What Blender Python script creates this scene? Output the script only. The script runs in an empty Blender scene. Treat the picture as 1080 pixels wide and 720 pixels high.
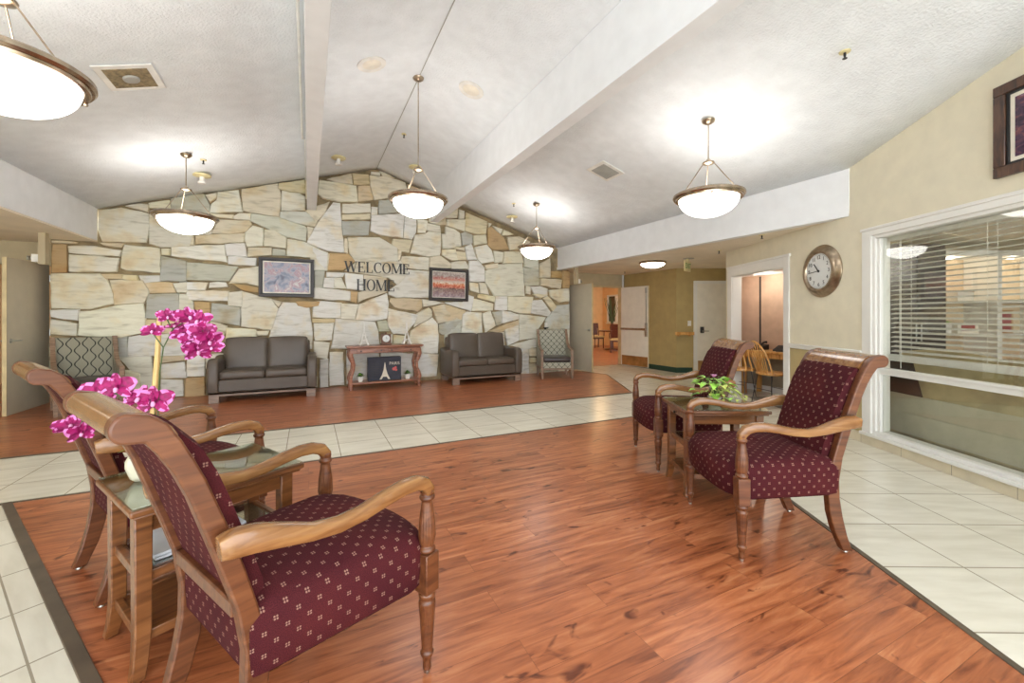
import bpy, math, random
from mathutils import Vector, Matrix, noise as mnoise
random.seed(7)
R = math.radians
C = bpy.context.scene.collection
CA, SA = math.cos(R(26)), math.sin(R(26))
def c2w(X, Y): return (X*CA + Y*SA, -X*SA + Y*CA)      # plan of the hall, measured along / across the entrance axis

# ------------------------------------------------------------------ materials
def lin(c):
    return tuple(((v/255)/12.92 if v/255 <= .04045 else ((v/255+.055)/1.055)**2.4) for v in c) + (1,)
def newmat(name):
    m = bpy.data.materials.new(name); m.use_nodes = True
    nt = m.node_tree; b = nt.nodes['Principled BSDF']
    return m, nt, b
def N(nt, t, **kw):
    n = nt.nodes.new(t)
    for k, v in kw.items():
        if k in n.inputs: n.inputs[k].default_value = v
        else: setattr(n, k, v)
    return n
def L(nt, a, b): nt.links.new(a, b)
def coords(nt, kind='Object', scale=(1,1,1), rot=(0,0,0), loc=(0,0,0)):
    tc = N(nt, 'ShaderNodeTexCoord'); mp = N(nt, 'ShaderNodeMapping')
    mp.inputs['Scale'].default_value = scale; mp.inputs['Rotation'].default_value = rot; mp.inputs['Location'].default_value = loc
    L(nt, tc.outputs[kind], mp.inputs[0]); return mp.outputs[0]
def ramp(nt, fac, stops):
    r = N(nt, 'ShaderNodeValToRGB'); e = r.color_ramp.elements
    while len(e) > 1: e.remove(e[-1])
    e[0].position = stops[0][0]; e[0].color = lin(stops[0][1])
    for p, c in stops[1:]:
        x = e.new(p); x.color = lin(c)
    L(nt, fac, r.inputs[0]); return r.outputs[0]
def math_(nt, op, a, b=None, c=None):
    n = N(nt, 'ShaderNodeMath'); n.operation = op
    for i, v in enumerate((a, b, c)):
        if v is None: continue
        if isinstance(v, (int, float)): n.inputs[i].default_value = v
        else: L(nt, v, n.inputs[i])
    return n.outputs[0]
def mix(nt, f, a, b, mode='MIX'):
    n = N(nt, 'ShaderNodeMix'); n.data_type = 'RGBA'; n.blend_type = mode
    for i, v in ((0, f), (6, a), (7, b)):
        if isinstance(v, (int, float)): n.inputs[i].default_value = v
        elif isinstance(v, tuple): n.inputs[i].default_value = v
        else: L(nt, v, n.inputs[i])
    return n.outputs[2]
def bump(nt, b, h, strength=.3, dist=.01):
    n = N(nt, 'ShaderNodeBump'); n.inputs['Strength'].default_value = strength; n.inputs['Distance'].default_value = dist
    L(nt, h, n.inputs['Height']); L(nt, n.outputs[0], b.inputs['Normal'])
def plain(name, c, rough=.5, metal=0, var=.06, bumps=0, bscale=60, coat=0, nscale=6, spec=None):
    m, nt, b = newmat(name)
    v = coords(nt)
    n = N(nt, 'ShaderNodeTexNoise'); n.inputs['Scale'].default_value = nscale; n.inputs['Detail'].default_value = 4
    L(nt, v, n.inputs['Vector'])
    lo = tuple(max(0, x*(1-var)) for x in c); hi = tuple(min(255, x*(1+var)) for x in c)
    L(nt, ramp(nt, n.outputs[0], [(.3, lo), (.7, hi)]), b.inputs['Base Color'])
    b.inputs['Roughness'].default_value = rough; b.inputs['Metallic'].default_value = metal
    if coat: b.inputs['Coat Weight'].default_value = coat; b.inputs['Coat Roughness'].default_value = .12
    if spec is not None: b.inputs['Specular IOR Level'].default_value = spec
    if bumps:
        n2 = N(nt, 'ShaderNodeTexNoise'); n2.inputs['Scale'].default_value = bscale; n2.inputs['Detail'].default_value = 3
        L(nt, v, n2.inputs['Vector']); bump(nt, b, n2.outputs[0], bumps, .01)
    return m
def wood(name, dark, mid, light, rough=.32, scale=(3, 30, 30), coat=.35):
    m, nt, b = newmat(name)
    v = coords(nt, 'Object', scale)
    n = N(nt, 'ShaderNodeTexNoise'); n.inputs['Scale'].default_value = 1.2; n.inputs['Detail'].default_value = 6; n.inputs['Distortion'].default_value = .6
    L(nt, v, n.inputs['Vector'])
    L(nt, ramp(nt, n.outputs[0], [(.3, dark), (.5, mid), (.72, light)]), b.inputs['Base Color'])
    b.inputs['Roughness'].default_value = rough; b.inputs['Coat Weight'].default_value = coat; b.inputs['Coat Roughness'].default_value = .15
    bump(nt, b, n.outputs[0], .06, .003)
    return m
def emis(name, c, s, rough=.4):
    m, nt, b = newmat(name)
    b.inputs['Base Color'].default_value = lin(c); b.inputs['Emission Color'].default_value = lin(c)
    b.inputs['Emission Strength'].default_value = s; b.inputs['Roughness'].default_value = rough
    return m
def tilemat(name, ang, p0, size):
    m, nt, b = newmat(name)
    a = -ang; ca, sa = math.cos(a), math.sin(a)
    loc = (-(p0[0]*ca - p0[1]*sa), -(p0[0]*sa + p0[1]*ca), 0)
    tc = N(nt, 'ShaderNodeNewGeometry'); mp = N(nt, 'ShaderNodeMapping')
    mp.inputs['Rotation'].default_value = (0, 0, a); mp.inputs['Location'].default_value = loc
    L(nt, tc.outputs['Position'], mp.inputs[0])
    br = N(nt, 'ShaderNodeTexBrick'); br.offset = 0; br.squash = 1
    for k, v in (('Scale', 1), ('Mortar Size', .0042), ('Mortar Smooth', .1), ('Bias', 0), ('Brick Width', size), ('Row Height', size)): br.inputs[k].default_value = v
    br.inputs['Color1'].default_value = lin((232, 229, 217)); br.inputs['Color2'].default_value = lin((226, 222, 209)); br.inputs['Mortar'].default_value = lin((164, 156, 140))
    L(nt, mp.outputs[0], br.inputs['Vector'])
    n = N(nt, 'ShaderNodeTexNoise'); n.inputs['Scale'].default_value = 2.5; n.inputs['Detail'].default_value = 6
    mp2 = N(nt, 'ShaderNodeMapping'); mp2.inputs['Scale'].default_value = (1, 5, 1); L(nt, mp.outputs[0], mp2.inputs[0]); L(nt, mp2.outputs[0], n.inputs['Vector'])
    cl = mix(nt, .5, br.outputs['Color'], ramp(nt, n.outputs[0], [(.3, (222, 216, 200)), (.6, (255, 253, 246))]), 'MULTIPLY')
    L(nt, cl, b.inputs['Base Color'])
    b.inputs['Roughness'].default_value = .22
    bump(nt, b, math_(nt, 'SUBTRACT', 1, br.outputs['Fac']), .3, .004)
    return m
def woodfloor():
    m, nt, b = newmat('cherry laminate')
    tc = N(nt, 'ShaderNodeNewGeometry'); P = tc.outputs['Position']
    br = N(nt, 'ShaderNodeTexBrick'); br.offset = .37; br.offset_frequency = 2
    for k, v in (('Scale', 1), ('Mortar Size', .0012), ('Mortar Smooth', .2), ('Bias', 0), ('Brick Width', 1.2), ('Row Height', .165)): br.inputs[k].default_value = v
    br.inputs['Color1'].default_value = (0, 0, 0, 1); br.inputs['Color2'].default_value = (1, 1, 1, 1); br.inputs['Mortar'].default_value = (.5, .5, .5, 1)
    L(nt, P, br.inputs['Vector'])
    off = N(nt, 'ShaderNodeVectorMath'); off.operation = 'MULTIPLY_ADD'
    L(nt, br.outputs['Color'], off.inputs[0]); off.inputs[1].default_value = (3.1, 7.7, 2.3); L(nt, P, off.inputs[2])
    mp = N(nt, 'ShaderNodeMapping'); mp.inputs['Scale'].default_value = (1.7, 17, 1); L(nt, off.outputs[0], mp.inputs[0])
    n = N(nt, 'ShaderNodeTexNoise'); n.inputs['Scale'].default_value = 1.5; n.inputs['Detail'].default_value = 7; n.inputs['Roughness'].default_value = .6; n.inputs['Distortion'].default_value = .7
    L(nt, mp.outputs[0], n.inputs['Vector'])
    col = ramp(nt, n.outputs[0], [(.26, (104, 54, 34)), (.40, (158, 90, 56)), (.54, (186, 112, 72)), (.74, (208, 142, 98))])
    mp2 = N(nt, 'ShaderNodeMapping'); mp2.inputs['Scale'].default_value = (4.5, 9.0, 1); L(nt, off.outputs[0], mp2.inputs[0])
    n2 = N(nt, 'ShaderNodeTexNoise'); n2.inputs['Scale'].default_value = 1.1; n2.inputs['Detail'].default_value = 3; n2.inputs['Distortion'].default_value = .8
    L(nt, mp2.outputs[0], n2.inputs['Vector'])
    kn = ramp(nt, n2.outputs[0], [(.29, (112, 64, 48)), (.37, (255, 255, 255))])
    col = mix(nt, .85, col, kn, 'MULTIPLY')
    tint = mix(nt, br.outputs['Color'], lin((228, 222, 216)), lin((255, 255, 255)))
    col = mix(nt, 1.0, col, tint, 'MULTIPLY')
    col = mix(nt, math_(nt, 'MULTIPLY', br.outputs['Fac'], .55), col, lin((70, 32, 20)))
    L(nt, col, b.inputs['Base Color'])
    b.inputs['Roughness'].default_value = .30; b.inputs['Coat Weight'].default_value = .15; b.inputs['Coat Roughness'].default_value = .16
    bump(nt, b, n.outputs[0], .04, .002)
    return m
def dotfabric():
    m, nt, b = newmat('burgundy dot weave')
    tc = N(nt, 'ShaderNodeTexCoord'); sp = N(nt, 'ShaderNodeSeparateXYZ'); L(nt, tc.outputs['UV'], sp.inputs[0])
    q, p = .058, .030
    row = math_(nt, 'FLOOR', math_(nt, 'DIVIDE', sp.outputs[1], p))
    odd = math_(nt, 'MULTIPLY', math_(nt, 'FLOORED_MODULO', row, 2), .5)
    fu = math_(nt, 'SUBTRACT', math_(nt, 'FRACT', math_(nt, 'ADD', math_(nt, 'DIVIDE', sp.outputs[0], q), odd)), .5)
    fv = math_(nt, 'SUBTRACT', math_(nt, 'FRACT', math_(nt, 'DIVIDE', sp.outputs[1], p)), .5)
    du = math_(nt, 'SUBTRACT', math_(nt, 'MULTIPLY', math_(nt, 'ABSOLUTE', fu), q), .0034)
    dv = math_(nt, 'SUBTRACT', math_(nt, 'MULTIPLY', math_(nt, 'ABSOLUTE', fv), p), .0034)
    d = math_(nt, 'SQRT', math_(nt, 'ADD', math_(nt, 'MULTIPLY', du, du), math_(nt, 'MULTIPLY', dv, dv)))
    f = math_(nt, 'LESS_THAN', d, .0026)
    v = coords(nt, 'UV', (1, 1, 1))
    n = N(nt, 'ShaderNodeTexNoise'); n.inputs['Scale'].default_value = 420; n.inputs['Detail'].default_value = 2; L(nt, v, n.inputs['Vector'])
    n3 = N(nt, 'ShaderNodeTexNoise'); n3.inputs['Scale'].default_value = 5; L(nt, coords(nt), n3.inputs['Vector'])
    base = ramp(nt, n.outputs[0], [(.3, (54, 17, 22)), (.7, (94, 37, 40))])
    base = mix(nt, .6, base, ramp(nt, n3.outputs[0], [(.35, (200, 190, 215)), (.65, (255, 250, 240))]), 'MULTIPLY')
    L(nt, mix(nt, math_(nt, 'MULTIPLY', f, .34), base, lin((214, 172, 150))), b.inputs['Base Color'])
    b.inputs['Roughness'].default_value = .85; b.inputs['Specular IOR Level'].default_value = .15
    bump(nt, b, n.outputs[0], .35, .002)
    return m
def trellis(name, p, q, amp, w, cbg, cln):
    m, nt, b = newmat(name)
    tc = N(nt, 'ShaderNodeTexCoord'); sp = N(nt, 'ShaderNodeSeparateXYZ'); L(nt, tc.outputs['UV'], sp.inputs[0])
    t = math_(nt, 'DIVIDE', sp.outputs[0], p); nn = math_(nt, 'ROUND', t)
    sg = math_(nt, 'SUBTRACT', 1, math_(nt, 'MULTIPLY', math_(nt, 'FLOORED_MODULO', nn, 2), 2))
    s = math_(nt, 'MULTIPLY', math_(nt, 'SINE', math_(nt, 'MULTIPLY', sp.outputs[1], 6.2832/q)), amp)
    d = math_(nt, 'ABSOLUTE', math_(nt, 'SUBTRACT', math_(nt, 'SUBTRACT', t, nn), math_(nt, 'MULTIPLY', s, sg)))
    f = math_(nt, 'LESS_THAN', d, w)
    n = N(nt, 'ShaderNodeTexNoise'); n.inputs['Scale'].default_value = 300; L(nt, coords(nt, 'UV'), n.inputs['Vector'])
    bg = ramp(nt, n.outputs[0], [(.3, tuple(x*.88 for x in cbg)), (.7, tuple(min(255, x*1.1) for x in cbg))])
    L(nt, mix(nt, f, bg, lin(cln)), b.inputs['Base Color'])
    b.inputs['Roughness'].default_value = .8
    return m
def stonemat():
    m, nt, b = newmat('ledge stone')
    at = N(nt, 'ShaderNodeAttribute'); at.attribute_name = 'stone'
    sd = N(nt, 'ShaderNodeAttribute'); sd.attribute_name = 'seed'
    P = N(nt, 'ShaderNodeNewGeometry').outputs['Position']
    off = N(nt, 'ShaderNodeVectorMath'); off.operation = 'MULTIPLY_ADD'; L(nt, sd.outputs['Color'], off.inputs[0]); off.inputs[1].default_value = (9, 9, 9); L(nt, P, off.inputs[2])
    mp = N(nt, 'ShaderNodeMapping'); mp.inputs['Scale'].default_value = (1.4, 1.4, 7); L(nt, off.outputs[0], mp.inputs[0])
    n = N(nt, 'ShaderNodeTexNoise'); n.inputs['Scale'].default_value = 2.6; n.inputs['Detail'].default_value = 8; n.inputs['Distortion'].default_value = .7; L(nt, mp.outputs[0], n.inputs['Vector'])
    n2 = N(nt, 'ShaderNodeTexNoise'); n2.inputs['Scale'].default_value = 2.3; n2.inputs['Detail'].default_value = 5; L(nt, off.outputs[0], n2.inputs['Vector'])
    st = ramp(nt, n2.outputs[0], [(.52, (255, 255, 255)), (.62, (252, 240, 214)), (.74, (222, 186, 134))])
    gr = ramp(nt, n.outputs[0], [(.30, (206, 204, 196)), (.45, (244, 243, 240)), (.6, (255, 255, 255))])
    c1 = mix(nt, .75, at.outputs['Color'], gr, 'MULTIPLY')
    c2 = mix(nt, .7, c1, st, 'MULTIPLY')
    L(nt, c2, b.inputs['Base Color']); b.inputs['Roughness'].default_value = .75
    bump(nt, b, n.outputs[0], .5, .015)
    return m

M = {}
M['ceiling'] = plain('acoustic plaster', (234, 238, 241), .9, var=.02, bumps=.8, bscale=55)
M['white'] = plain('white paint', (234, 236, 238), .55, var=.015)
M['trim'] = plain('gloss white trim', (232, 231, 226), .35, var=.01)
M['cream'] = plain('cream wall paint', (226, 219, 196), .8, var=.02, bumps=.08, bscale=90)
M['tan'] = plain('tan wall paint', (182, 164, 118), .8, var=.03)
M['olive'] = plain('olive wall paint', (176, 156, 106), .8, var=.03)
M['beigewall'] = plain('beige corridor paint', (188, 174, 144), .8, var=.03)
M['lowceil'] = plain('tan panel ceiling', (234, 224, 204), .85, var=.04, nscale=2)
M['orange'] = plain('warm lit wall paint', (232, 196, 146), .8, var=.03)  # warm lamp light put into the wall colour
M['greybaseboard'] = plain('dark green rubber base', (26, 62, 50), .5)
M['mortar'] = plain('brown mortar', (142, 126, 96), .95, var=.2, bumps=.6, bscale=50)
M['stone'] = stonemat()
M['tile'] = tilemat('cream floor tile', 0, (-.195, 4.12), .468)
M['tileR'] = tilemat('cream floor tile angled right', R(-26.9), c2w(2.80, 3.05), .45)
M['tileL'] = tilemat('cream floor tile angled left', R(-61), (-1.378, 2.979), .45)
M['basetile'] = plain('cream base tile', (214, 203, 178), .35, var=.04)
M['laminate'] = woodfloor()
M['reducer'] = plain('grey brown reducer strip', (92, 80, 66), .45, var=.12)
M['fabric'] = dotfabric()
M['chairwood'] = wood('carved cherry wood', (80, 43, 25), (102, 59, 34), (122, 75, 45), .34, coat=.15)
M['chairwood2'] = wood('golden sheen wood', (112, 72, 40), (138, 95, 56), (160, 118, 72), .2)  # golden sheen of the crest put into the tone; arms share it
M['tablewood'] = wood('side table wood', (86, 50, 26), (120, 74, 40), (142, 92, 52), .3)
M['consolewood'] = wood('reddish console wood', (104, 58, 40), (150, 96, 70), (172, 118, 90), .35)
M['leather'] = plain('taupe leather', (88, 77, 67), .38, var=.07, bumps=.12, bscale=160, nscale=3)
M['leatherdark'] = plain('dark brown leather', (62, 52, 50), .3, var=.08)
M['sofawood'] = wood('grey washed sofa wood', (110, 92, 80), (134, 112, 98), (150, 128, 114), .4)
M['armwood'] = wood('taupe armchair wood', (104, 80, 62), (134, 108, 86), (152, 126, 104), .4)
M['trellisL'] = trellis('wavy trellis fabric', .080, .19, .32, .085, (148, 145, 128), (38, 42, 34))
M['trellisR'] = trellis('diamond trellis fabric', .062, .13, .46, .11, (172, 170, 154), (62, 64, 54))
M['nickel'] = plain('brushed nickel', (168, 152, 132), .28, metal=1, var=.12, nscale=20)
M['bronze'] = plain('brushed bronze rim', (176, 158, 138), .26, metal=1, var=.15, nscale=14)
M['steel'] = plain('satin steel', (178, 178, 172), .3, metal=1)
M['brasskick'] = plain('bronze kick plate', (176, 138, 92), .4, metal=.8, var=.1)
M['black'] = plain('black metal', (22, 22, 24), .4)
M['darkgrey'] = plain('dark grey', (64, 62, 62), .6)
M['bowl'] = emis('glowing frosted glass', (255, 252, 248), 4.6)
M['bowlwarm'] = emis('warm glowing glass', (255, 246, 228), 8)
M['bowldining'] = emis('amber glowing glass', (255, 214, 154), 24)
M['cell'] = plain('cream plastic', (222, 210, 160), .5)
M['plastic'] = plain('white plastic', (232, 230, 224), .4)
M['dirtgrille'] = plain('dusty tan grille', (142, 126, 96), .8, var=.2, nscale=30)
M['greygrille'] = plain('grey grille', (168, 166, 158), .7)
M['greydoor'] = plain('grey laminate door', (200, 191, 170), .5, var=.02)
M['creamdoor'] = plain('cream laminate door', (234, 230, 218), .5, var=.02)
M['dooredge'] = plain('pale door edge', (206, 188, 146), .5)
M['peach'] = plain('peach fabric panel', (200, 174, 154), .95, var=.04, bumps=.2, bscale=200)
M['oak'] = wood('honey oak', (176, 118, 58), (212, 156, 86), (230, 182, 112), .35, (20, 20, 3))
M['lower'] = plain('grey brown wainscot', (160, 150, 134), .8)
M['magenta'] = plain('magenta petal', (142, 6, 86), .6, var=.2, nscale=40)
M['petaledge'] = plain('pale pink petal edge', (224, 130, 196), .6)
M['petalwhite'] = plain('pale orchid lip', (226, 160, 204), .6)
M['bamboo'] = plain('bamboo pole', (206, 172, 112), .5, var=.1)
M['stem'] = plain('dark green stem', (66, 84, 44), .6)
M['leaf'] = plain('bright green leaf', (140, 186, 76), .4, var=.35, nscale=25)
M['leafdark'] = plain('dark green leaf', (42, 78, 32), .5, var=.3, nscale=40)
M['leafvar'] = plain('yellow green leaf', (176, 190, 92), .45, var=.2, nscale=30)
M['pot'] = plain('pale glazed pot', (202, 198, 176), .25, var=.1)
M['whitepot'] = plain('white ceramic', (232, 230, 224), .35)
M['paper'] = plain('white paper', (226, 230, 236), .5)
M['frameblack'] = plain('dark brown frame', (48, 40, 38), .4)
M['frameinner'] = plain('black frame lip', (14, 13, 14), .35)
M['framebrown'] = wood('carved walnut frame', (44, 26, 18), (78, 50, 34), (104, 72, 50), .4, (30, 30, 6))
M['mat'] = plain('off white mat board', (232, 226, 212), .8)
M['gold'] = plain('gilt lip', (170, 140, 90), .35, metal=.7)
M['canvas'] = plain('navy canvas', (52, 54, 66), .7, var=.1)
M['ink'] = plain('pale ink', (222, 216, 200), .7)
M['rose'] = plain('rose ink', (196, 96, 96), .7)
M['couch'] = plain('olive beige upholstery', (192, 180, 142), .9, var=.08)
M['couchlight'] = plain('pale dust cover', (206, 202, 178), .9, var=.04)
M['mesh'] = plain('dark mesh panel', (74, 62, 58), .8, var=.3, nscale=120)
M['darkwood'] = wood('espresso cabinet', (22, 16, 14), (36, 27, 24), (48, 38, 34), .35)
M['carpet'] = plain('grey carpet', (120, 116, 108), .95, var=.1, bumps=.4, bscale=200)
M['slat'] = plain('white faux wood slat', (226, 224, 216), .45, var=.02)
M['subway'] = plain('white glazed tile wall', (222, 200, 168), .35, var=.03)
M['counter'] = plain('warm tan counter', (190, 150, 104), .4)
M['red'] = plain('red print', (150, 44, 46), .6)
M['clockface'] = plain('pale clock face', (222, 224, 222), .4, var=.01)
M['seatcream'] = plain('cream seat fabric', (206, 184, 132), .9)
M['mahogany'] = wood('dark mahogany', (42, 16, 8), (78, 30, 14), (104, 46, 22), .3)
M['exitgreen'] = plain('green sign letters', (70, 140, 60), .5)
M['window_dark'] = plain('dusk window pane', (70, 64, 54), .08, var=.3, nscale=3)
def glassmat(name, tint=(246, 247, 245), refl=.10, rough=.0):
    m = bpy.data.materials.new(name); m.use_nodes = True; nt = m.node_tree; nt.nodes.clear()
    o = N(nt, 'ShaderNodeOutputMaterial'); t = N(nt, 'ShaderNodeBsdfTransparent'); g = N(nt, 'ShaderNodeBsdfGlossy'); mx = N(nt, 'ShaderNodeMixShader')
    t.inputs[0].default_value = lin(tint); g.inputs['Roughness'].default_value = rough; g.inputs[0].default_value = (1, 1, 1, 1)
    fr = N(nt, 'ShaderNodeLayerWeight'); fr.inputs[0].default_value = .35
    f = math_(nt, 'ADD', math_(nt, 'MULTIPLY', fr.outputs['Fresnel'], .10), refl)
    L(nt, f, mx.inputs[0]); L(nt, t.outputs[0], mx.inputs[1]); L(nt, g.outputs[0], mx.inputs[2]); L(nt, mx.outputs[0], o.inputs[0])
    return m
M['glass'] = glassmat('window glass', refl=.022)
M['tableglass'] = glassmat('table top glass', (226, 234, 224), .26, .02)
def artmat(name, stops, scale, dist, bands=None):
    m, nt, b = newmat(name)
    v = coords(nt, 'Generated', scale)
    n = N(nt, 'ShaderNodeTexNoise'); n.inputs['Scale'].default_value = 1; n.inputs['Detail'].default_value = 6; n.inputs['Distortion'].default_value = dist
    L(nt, v, n.inputs['Vector'])
    c = ramp(nt, n.outputs[0], stops)
    if bands:
        sp = N(nt, 'ShaderNodeSeparateXYZ'); L(nt, coords(nt, 'Generated'), sp.inputs[0])
        w = math_(nt, 'ADD', sp.outputs[2], math_(nt, 'MULTIPLY', math_(nt, 'SUBTRACT', n.outputs[0], .5), .25))
        c = mix(nt, .62, c, ramp(nt, w, bands))
    L(nt, c, b.inputs['Base Color']); b.inputs['Roughness'].default_value = .25
    return m
M['art1'] = artmat('mauve blue print', [(.3, (78, 82, 104)), (.43, (128, 132, 152)), (.52, (164, 158, 168)), (.6, (158, 120, 130)), (.7, (196, 192, 192))], (6, 1, 4), 1.2)
M['art2'] = artmat('street cafe print', [(.3, (60, 46, 48)), (.45, (150, 104, 84)), (.55, (196, 170, 150)), (.68, (226, 214, 206))], (16, 1, 10), .8,
    [(0, (150, 140, 160)), (.22, (120, 100, 110)), (.34, (60, 44, 48)), (.42, (206, 74, 44)), (.52, (226, 130, 70)), (.6, (222, 214, 200)), (.72, (190, 90, 84)), (.85, (150, 150, 150)), (1, (186, 180, 178))])
M['art3'] = artmat('plum print', [(.3, (40, 24, 44)), (.5, (74, 46, 72)), (.62, (120, 70, 74)), (.75, (150, 140, 170))], (6, 6, 9), 1.2)

# ------------------------------------------------------------------ mesh builder
class MB:
    def __init__(s): s.v = []; s.f = []; s.m = []; s.T = None
    def add(s, vs, fs, mi=0):
        o = len(s.v)
        for p in vs:
            p = Vector(p)
            if s.T is not None: p = s.T @ p
            s.v.append(p)
        for f in fs: s.f.append([i+o for i in f]); s.m.append(mi)
        return s
    def box(s, x0, x1, y0, y1, z0, z1, mi=0):
        v = [(x, y, z) for z in (z0, z1) for y in (y0, y1) for x in (x0, x1)]
        return s.add(v, [(0,2,3,1),(4,5,7,6),(0,1,5,4),(2,6,7,3),(0,4,6,2),(1,3,7,5)], mi)
    def obox(s, c, size, rot=(0,0,0), mi=0):
        T = Matrix.Translation(c) @ (Matrix.Rotation(rot[2],4,'Z') @ Matrix.Rotation(rot[1],4,'Y') @ Matrix.Rotation(rot[0],4,'X'))
        x, y, z = (d/2 for d in size)
        v = [T @ Vector((a, b, c_)) for c_ in (-z, z) for b in (-y, y) for a in (-x, x)]
        return s.add(v, [(0,2,3,1),(4,5,7,6),(0,1,5,4),(2,6,7,3),(0,4,6,2),(1,3,7,5)], mi)
    def bar(s, a, b, w, h, mi=0, up=(0,0,1)):
        a, b = Vector(a), Vector(b); d = (b-a).normalized(); u = Vector(up)
        sd = d.cross(u)
        if sd.length < 1e-4: sd = d.cross(Vector((0,1,0)))
        sd.normalize(); u = sd.cross(d).normalized()
        v = []
        for p in (a, b):
            for i, j in ((-1,-1),(1,-1),(1,1),(-1,1)): v.append(p + sd*w/2*i + u*h/2*j)
        return s.add(v, [(3,2,1,0),(4,5,6,7),(0,1,5,4),(1,2,6,5),(2,3,7,6),(3,0,4,7)], mi)
    def prism(s, poly, a, b, ax='y', mi=0):
        def mk(p, t): return {'y': (p[0], t, p[1]), 'x': (t, p[0], p[1]), 'z': (p[0], p[1], t)}[ax]
        n = len(poly)
        A = sum(poly[i][0]*poly[(i+1)%n][1]-poly[(i+1)%n][0]*poly[i][1] for i in range(n))
        if (A < 0) != (ax == 'y'): poly = poly[::-1]
        v = [mk(p, a) for p in poly] + [mk(p, b) for p in poly]
        f = [list(range(n))[::-1], list(range(n, 2*n))] + [(i, (i+1)%n, n+(i+1)%n, n+i) for i in range(n)]
        if b < a: f = [list(x)[::-1] for x in f]
        return s.add(v, f, mi)
    def rings(s, rs, mi=0, cap=True, closed=True):
        n = len(rs[0]); v = [p for r in rs for p in r]; f = []
        for k in range(len(rs)-1):
            for i in range(n if closed else n-1):
                j = (i+1) % n
                f.append((k*n+i, k*n+j, (k+1)*n+j, (k+1)*n+i))
        if cap and closed: f.append(list(range(n))[::-1]); f.append([(len(rs)-1)*n+i for i in range(n)])
        return s.add(v, f, mi)
    def lathe(s, prof, seg=24, c=(0,0,0), mi=0, flute=None, cap=True, axis='z'):
        rs = []
        for r, z in prof:
            ring = []
            for i in range(seg):
                a = 2*math.pi*i/seg; rr = r
                if flute and flute(z): rr = r*(1 - (.10 if i % 2 else 0))
                x, y = rr*math.cos(a), rr*math.sin(a)
                p = (x, y, z) if axis == 'z' else ((z, x, y) if axis == 'x' else (y, z, x))
                ring.append((p[0]+c[0], p[1]+c[1], p[2]+c[2]))
            rs.append(ring)
        return s.rings(rs, mi, cap)
    def tube(s, pts, r, seg=8, mi=0):
        pts = [Vector(p) for p in pts]; rs = []
        if isinstance(r, (int, float)): r = [r]*len(pts)
        u = None
        for i, p in enumerate(pts):
            d = (pts[min(i+1, len(pts)-1)] - pts[max(i-1, 0)]).normalized()
            if u is None: u = d.orthogonal().normalized()
            u = (u - d*u.dot(d)).normalized(); w = d.cross(u)
            rs.append([p + (u*math.cos(2*math.pi*k/seg) + w*math.sin(2*math.pi*k/seg))*r[i] for k in range(seg)])
        return s.rings(rs, mi)
    def sweep(s, pts, w, h, mi=0, side=(0,1,0), rnd=.35):
        pts = [Vector(p) for p in pts]; rs = []; n = len(pts)
        if isinstance(w, (int, float)): w = [w]*n
        if isinstance(h, (int, float)): h = [h]*n
        S = Vector(side)
        for i, p in enumerate(pts):
            d = (pts[min(i+1, n-1)] - pts[max(i-1, 0)]).normalized()
            sd = (S - d*S.dot(d)).normalized(); u = d.cross(sd)
            a, b = w[i]/2, h[i]/2; c = rnd*min(a, b)*2
            sec = [(a, -b+c), (a, b-c), (a-c*.3, b-c*.3), (a-c, b), (-a+c, b), (-a+c*.3, b-c*.3), (-a, b-c), (-a, -b+c), (-a+c*.3, -b+c*.3), (-a+c, -b), (a-c, -b), (a-c*.3, -b+c*.3)]
            rs.append([p + sd*x + u*y for x, y in sec])
        return s.rings(rs, mi)
    def cushion(s, c, size, r=.04, puff=.02, n=9, mi=0, rot=None):
        hx, hy, hz = (d/2 for d in size); vs = []; fs = []; idx = {}
        T = Matrix.Translation(c) @ (rot if rot is not None else Matrix.Identity(4))
        def pt(u, v, w):
            k = (round(u, 4), round(v, 4), round(w, 4))
            if k in idx: return idx[k]
            p = Vector((u*hx, v*hy, w*hz))
            q = Vector((max(-hx+r, min(hx-r, p.x)), max(-hy+r, min(hy-r, p.y)), max(-hz+r, min(hz-r, p.z))))
            d = p - q
            if d.length > 1e-6: p = q + d.normalized()*r
            b = puff*(1-u*u)*(1-v*v) if abs(w) > .99 else 0
            bx = puff*(1-v*v)*(1-w*w) if abs(u) > .99 else 0
            by = puff*(1-u*u)*(1-w*w) if abs(v) > .99 else 0
            p += Vector((bx*(1 if u > 0 else -1), by*(1 if v > 0 else -1), b*(1 if w > 0 else -1)))
            idx[k] = len(vs); vs.append(T @ p); return idx[k]
        g = [math.copysign(1-(1-abs(t))**1.6, t) for t in [-1+2*i/n for i in range(n+1)]]
        for i in range(n):
            for j in range(n):
                a, b, c_, d = g[i], g[i+1], g[j], g[j+1]
                fs += [(pt(a,c_,1), pt(b,c_,1), pt(b,d,1), pt(a,d,1)), (pt(a,d,-1), pt(b,d,-1), pt(b,c_,-1), pt(a,c_,-1)),
                       (pt(1,a,c_), pt(1,b,c_), pt(1,b,d), pt(1,a,d)), (pt(-1,a,d), pt(-1,b,d), pt(-1,b,c_), pt(-1,a,c_)),
                       (pt(a,-1,c_), pt(b,-1,c_), pt(b,-1,d), pt(a,-1,d)), (pt(a,1,d), pt(b,1,d), pt(b,1,c_), pt(a,1,c_))]
        return s.add(vs, fs, mi)
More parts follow.
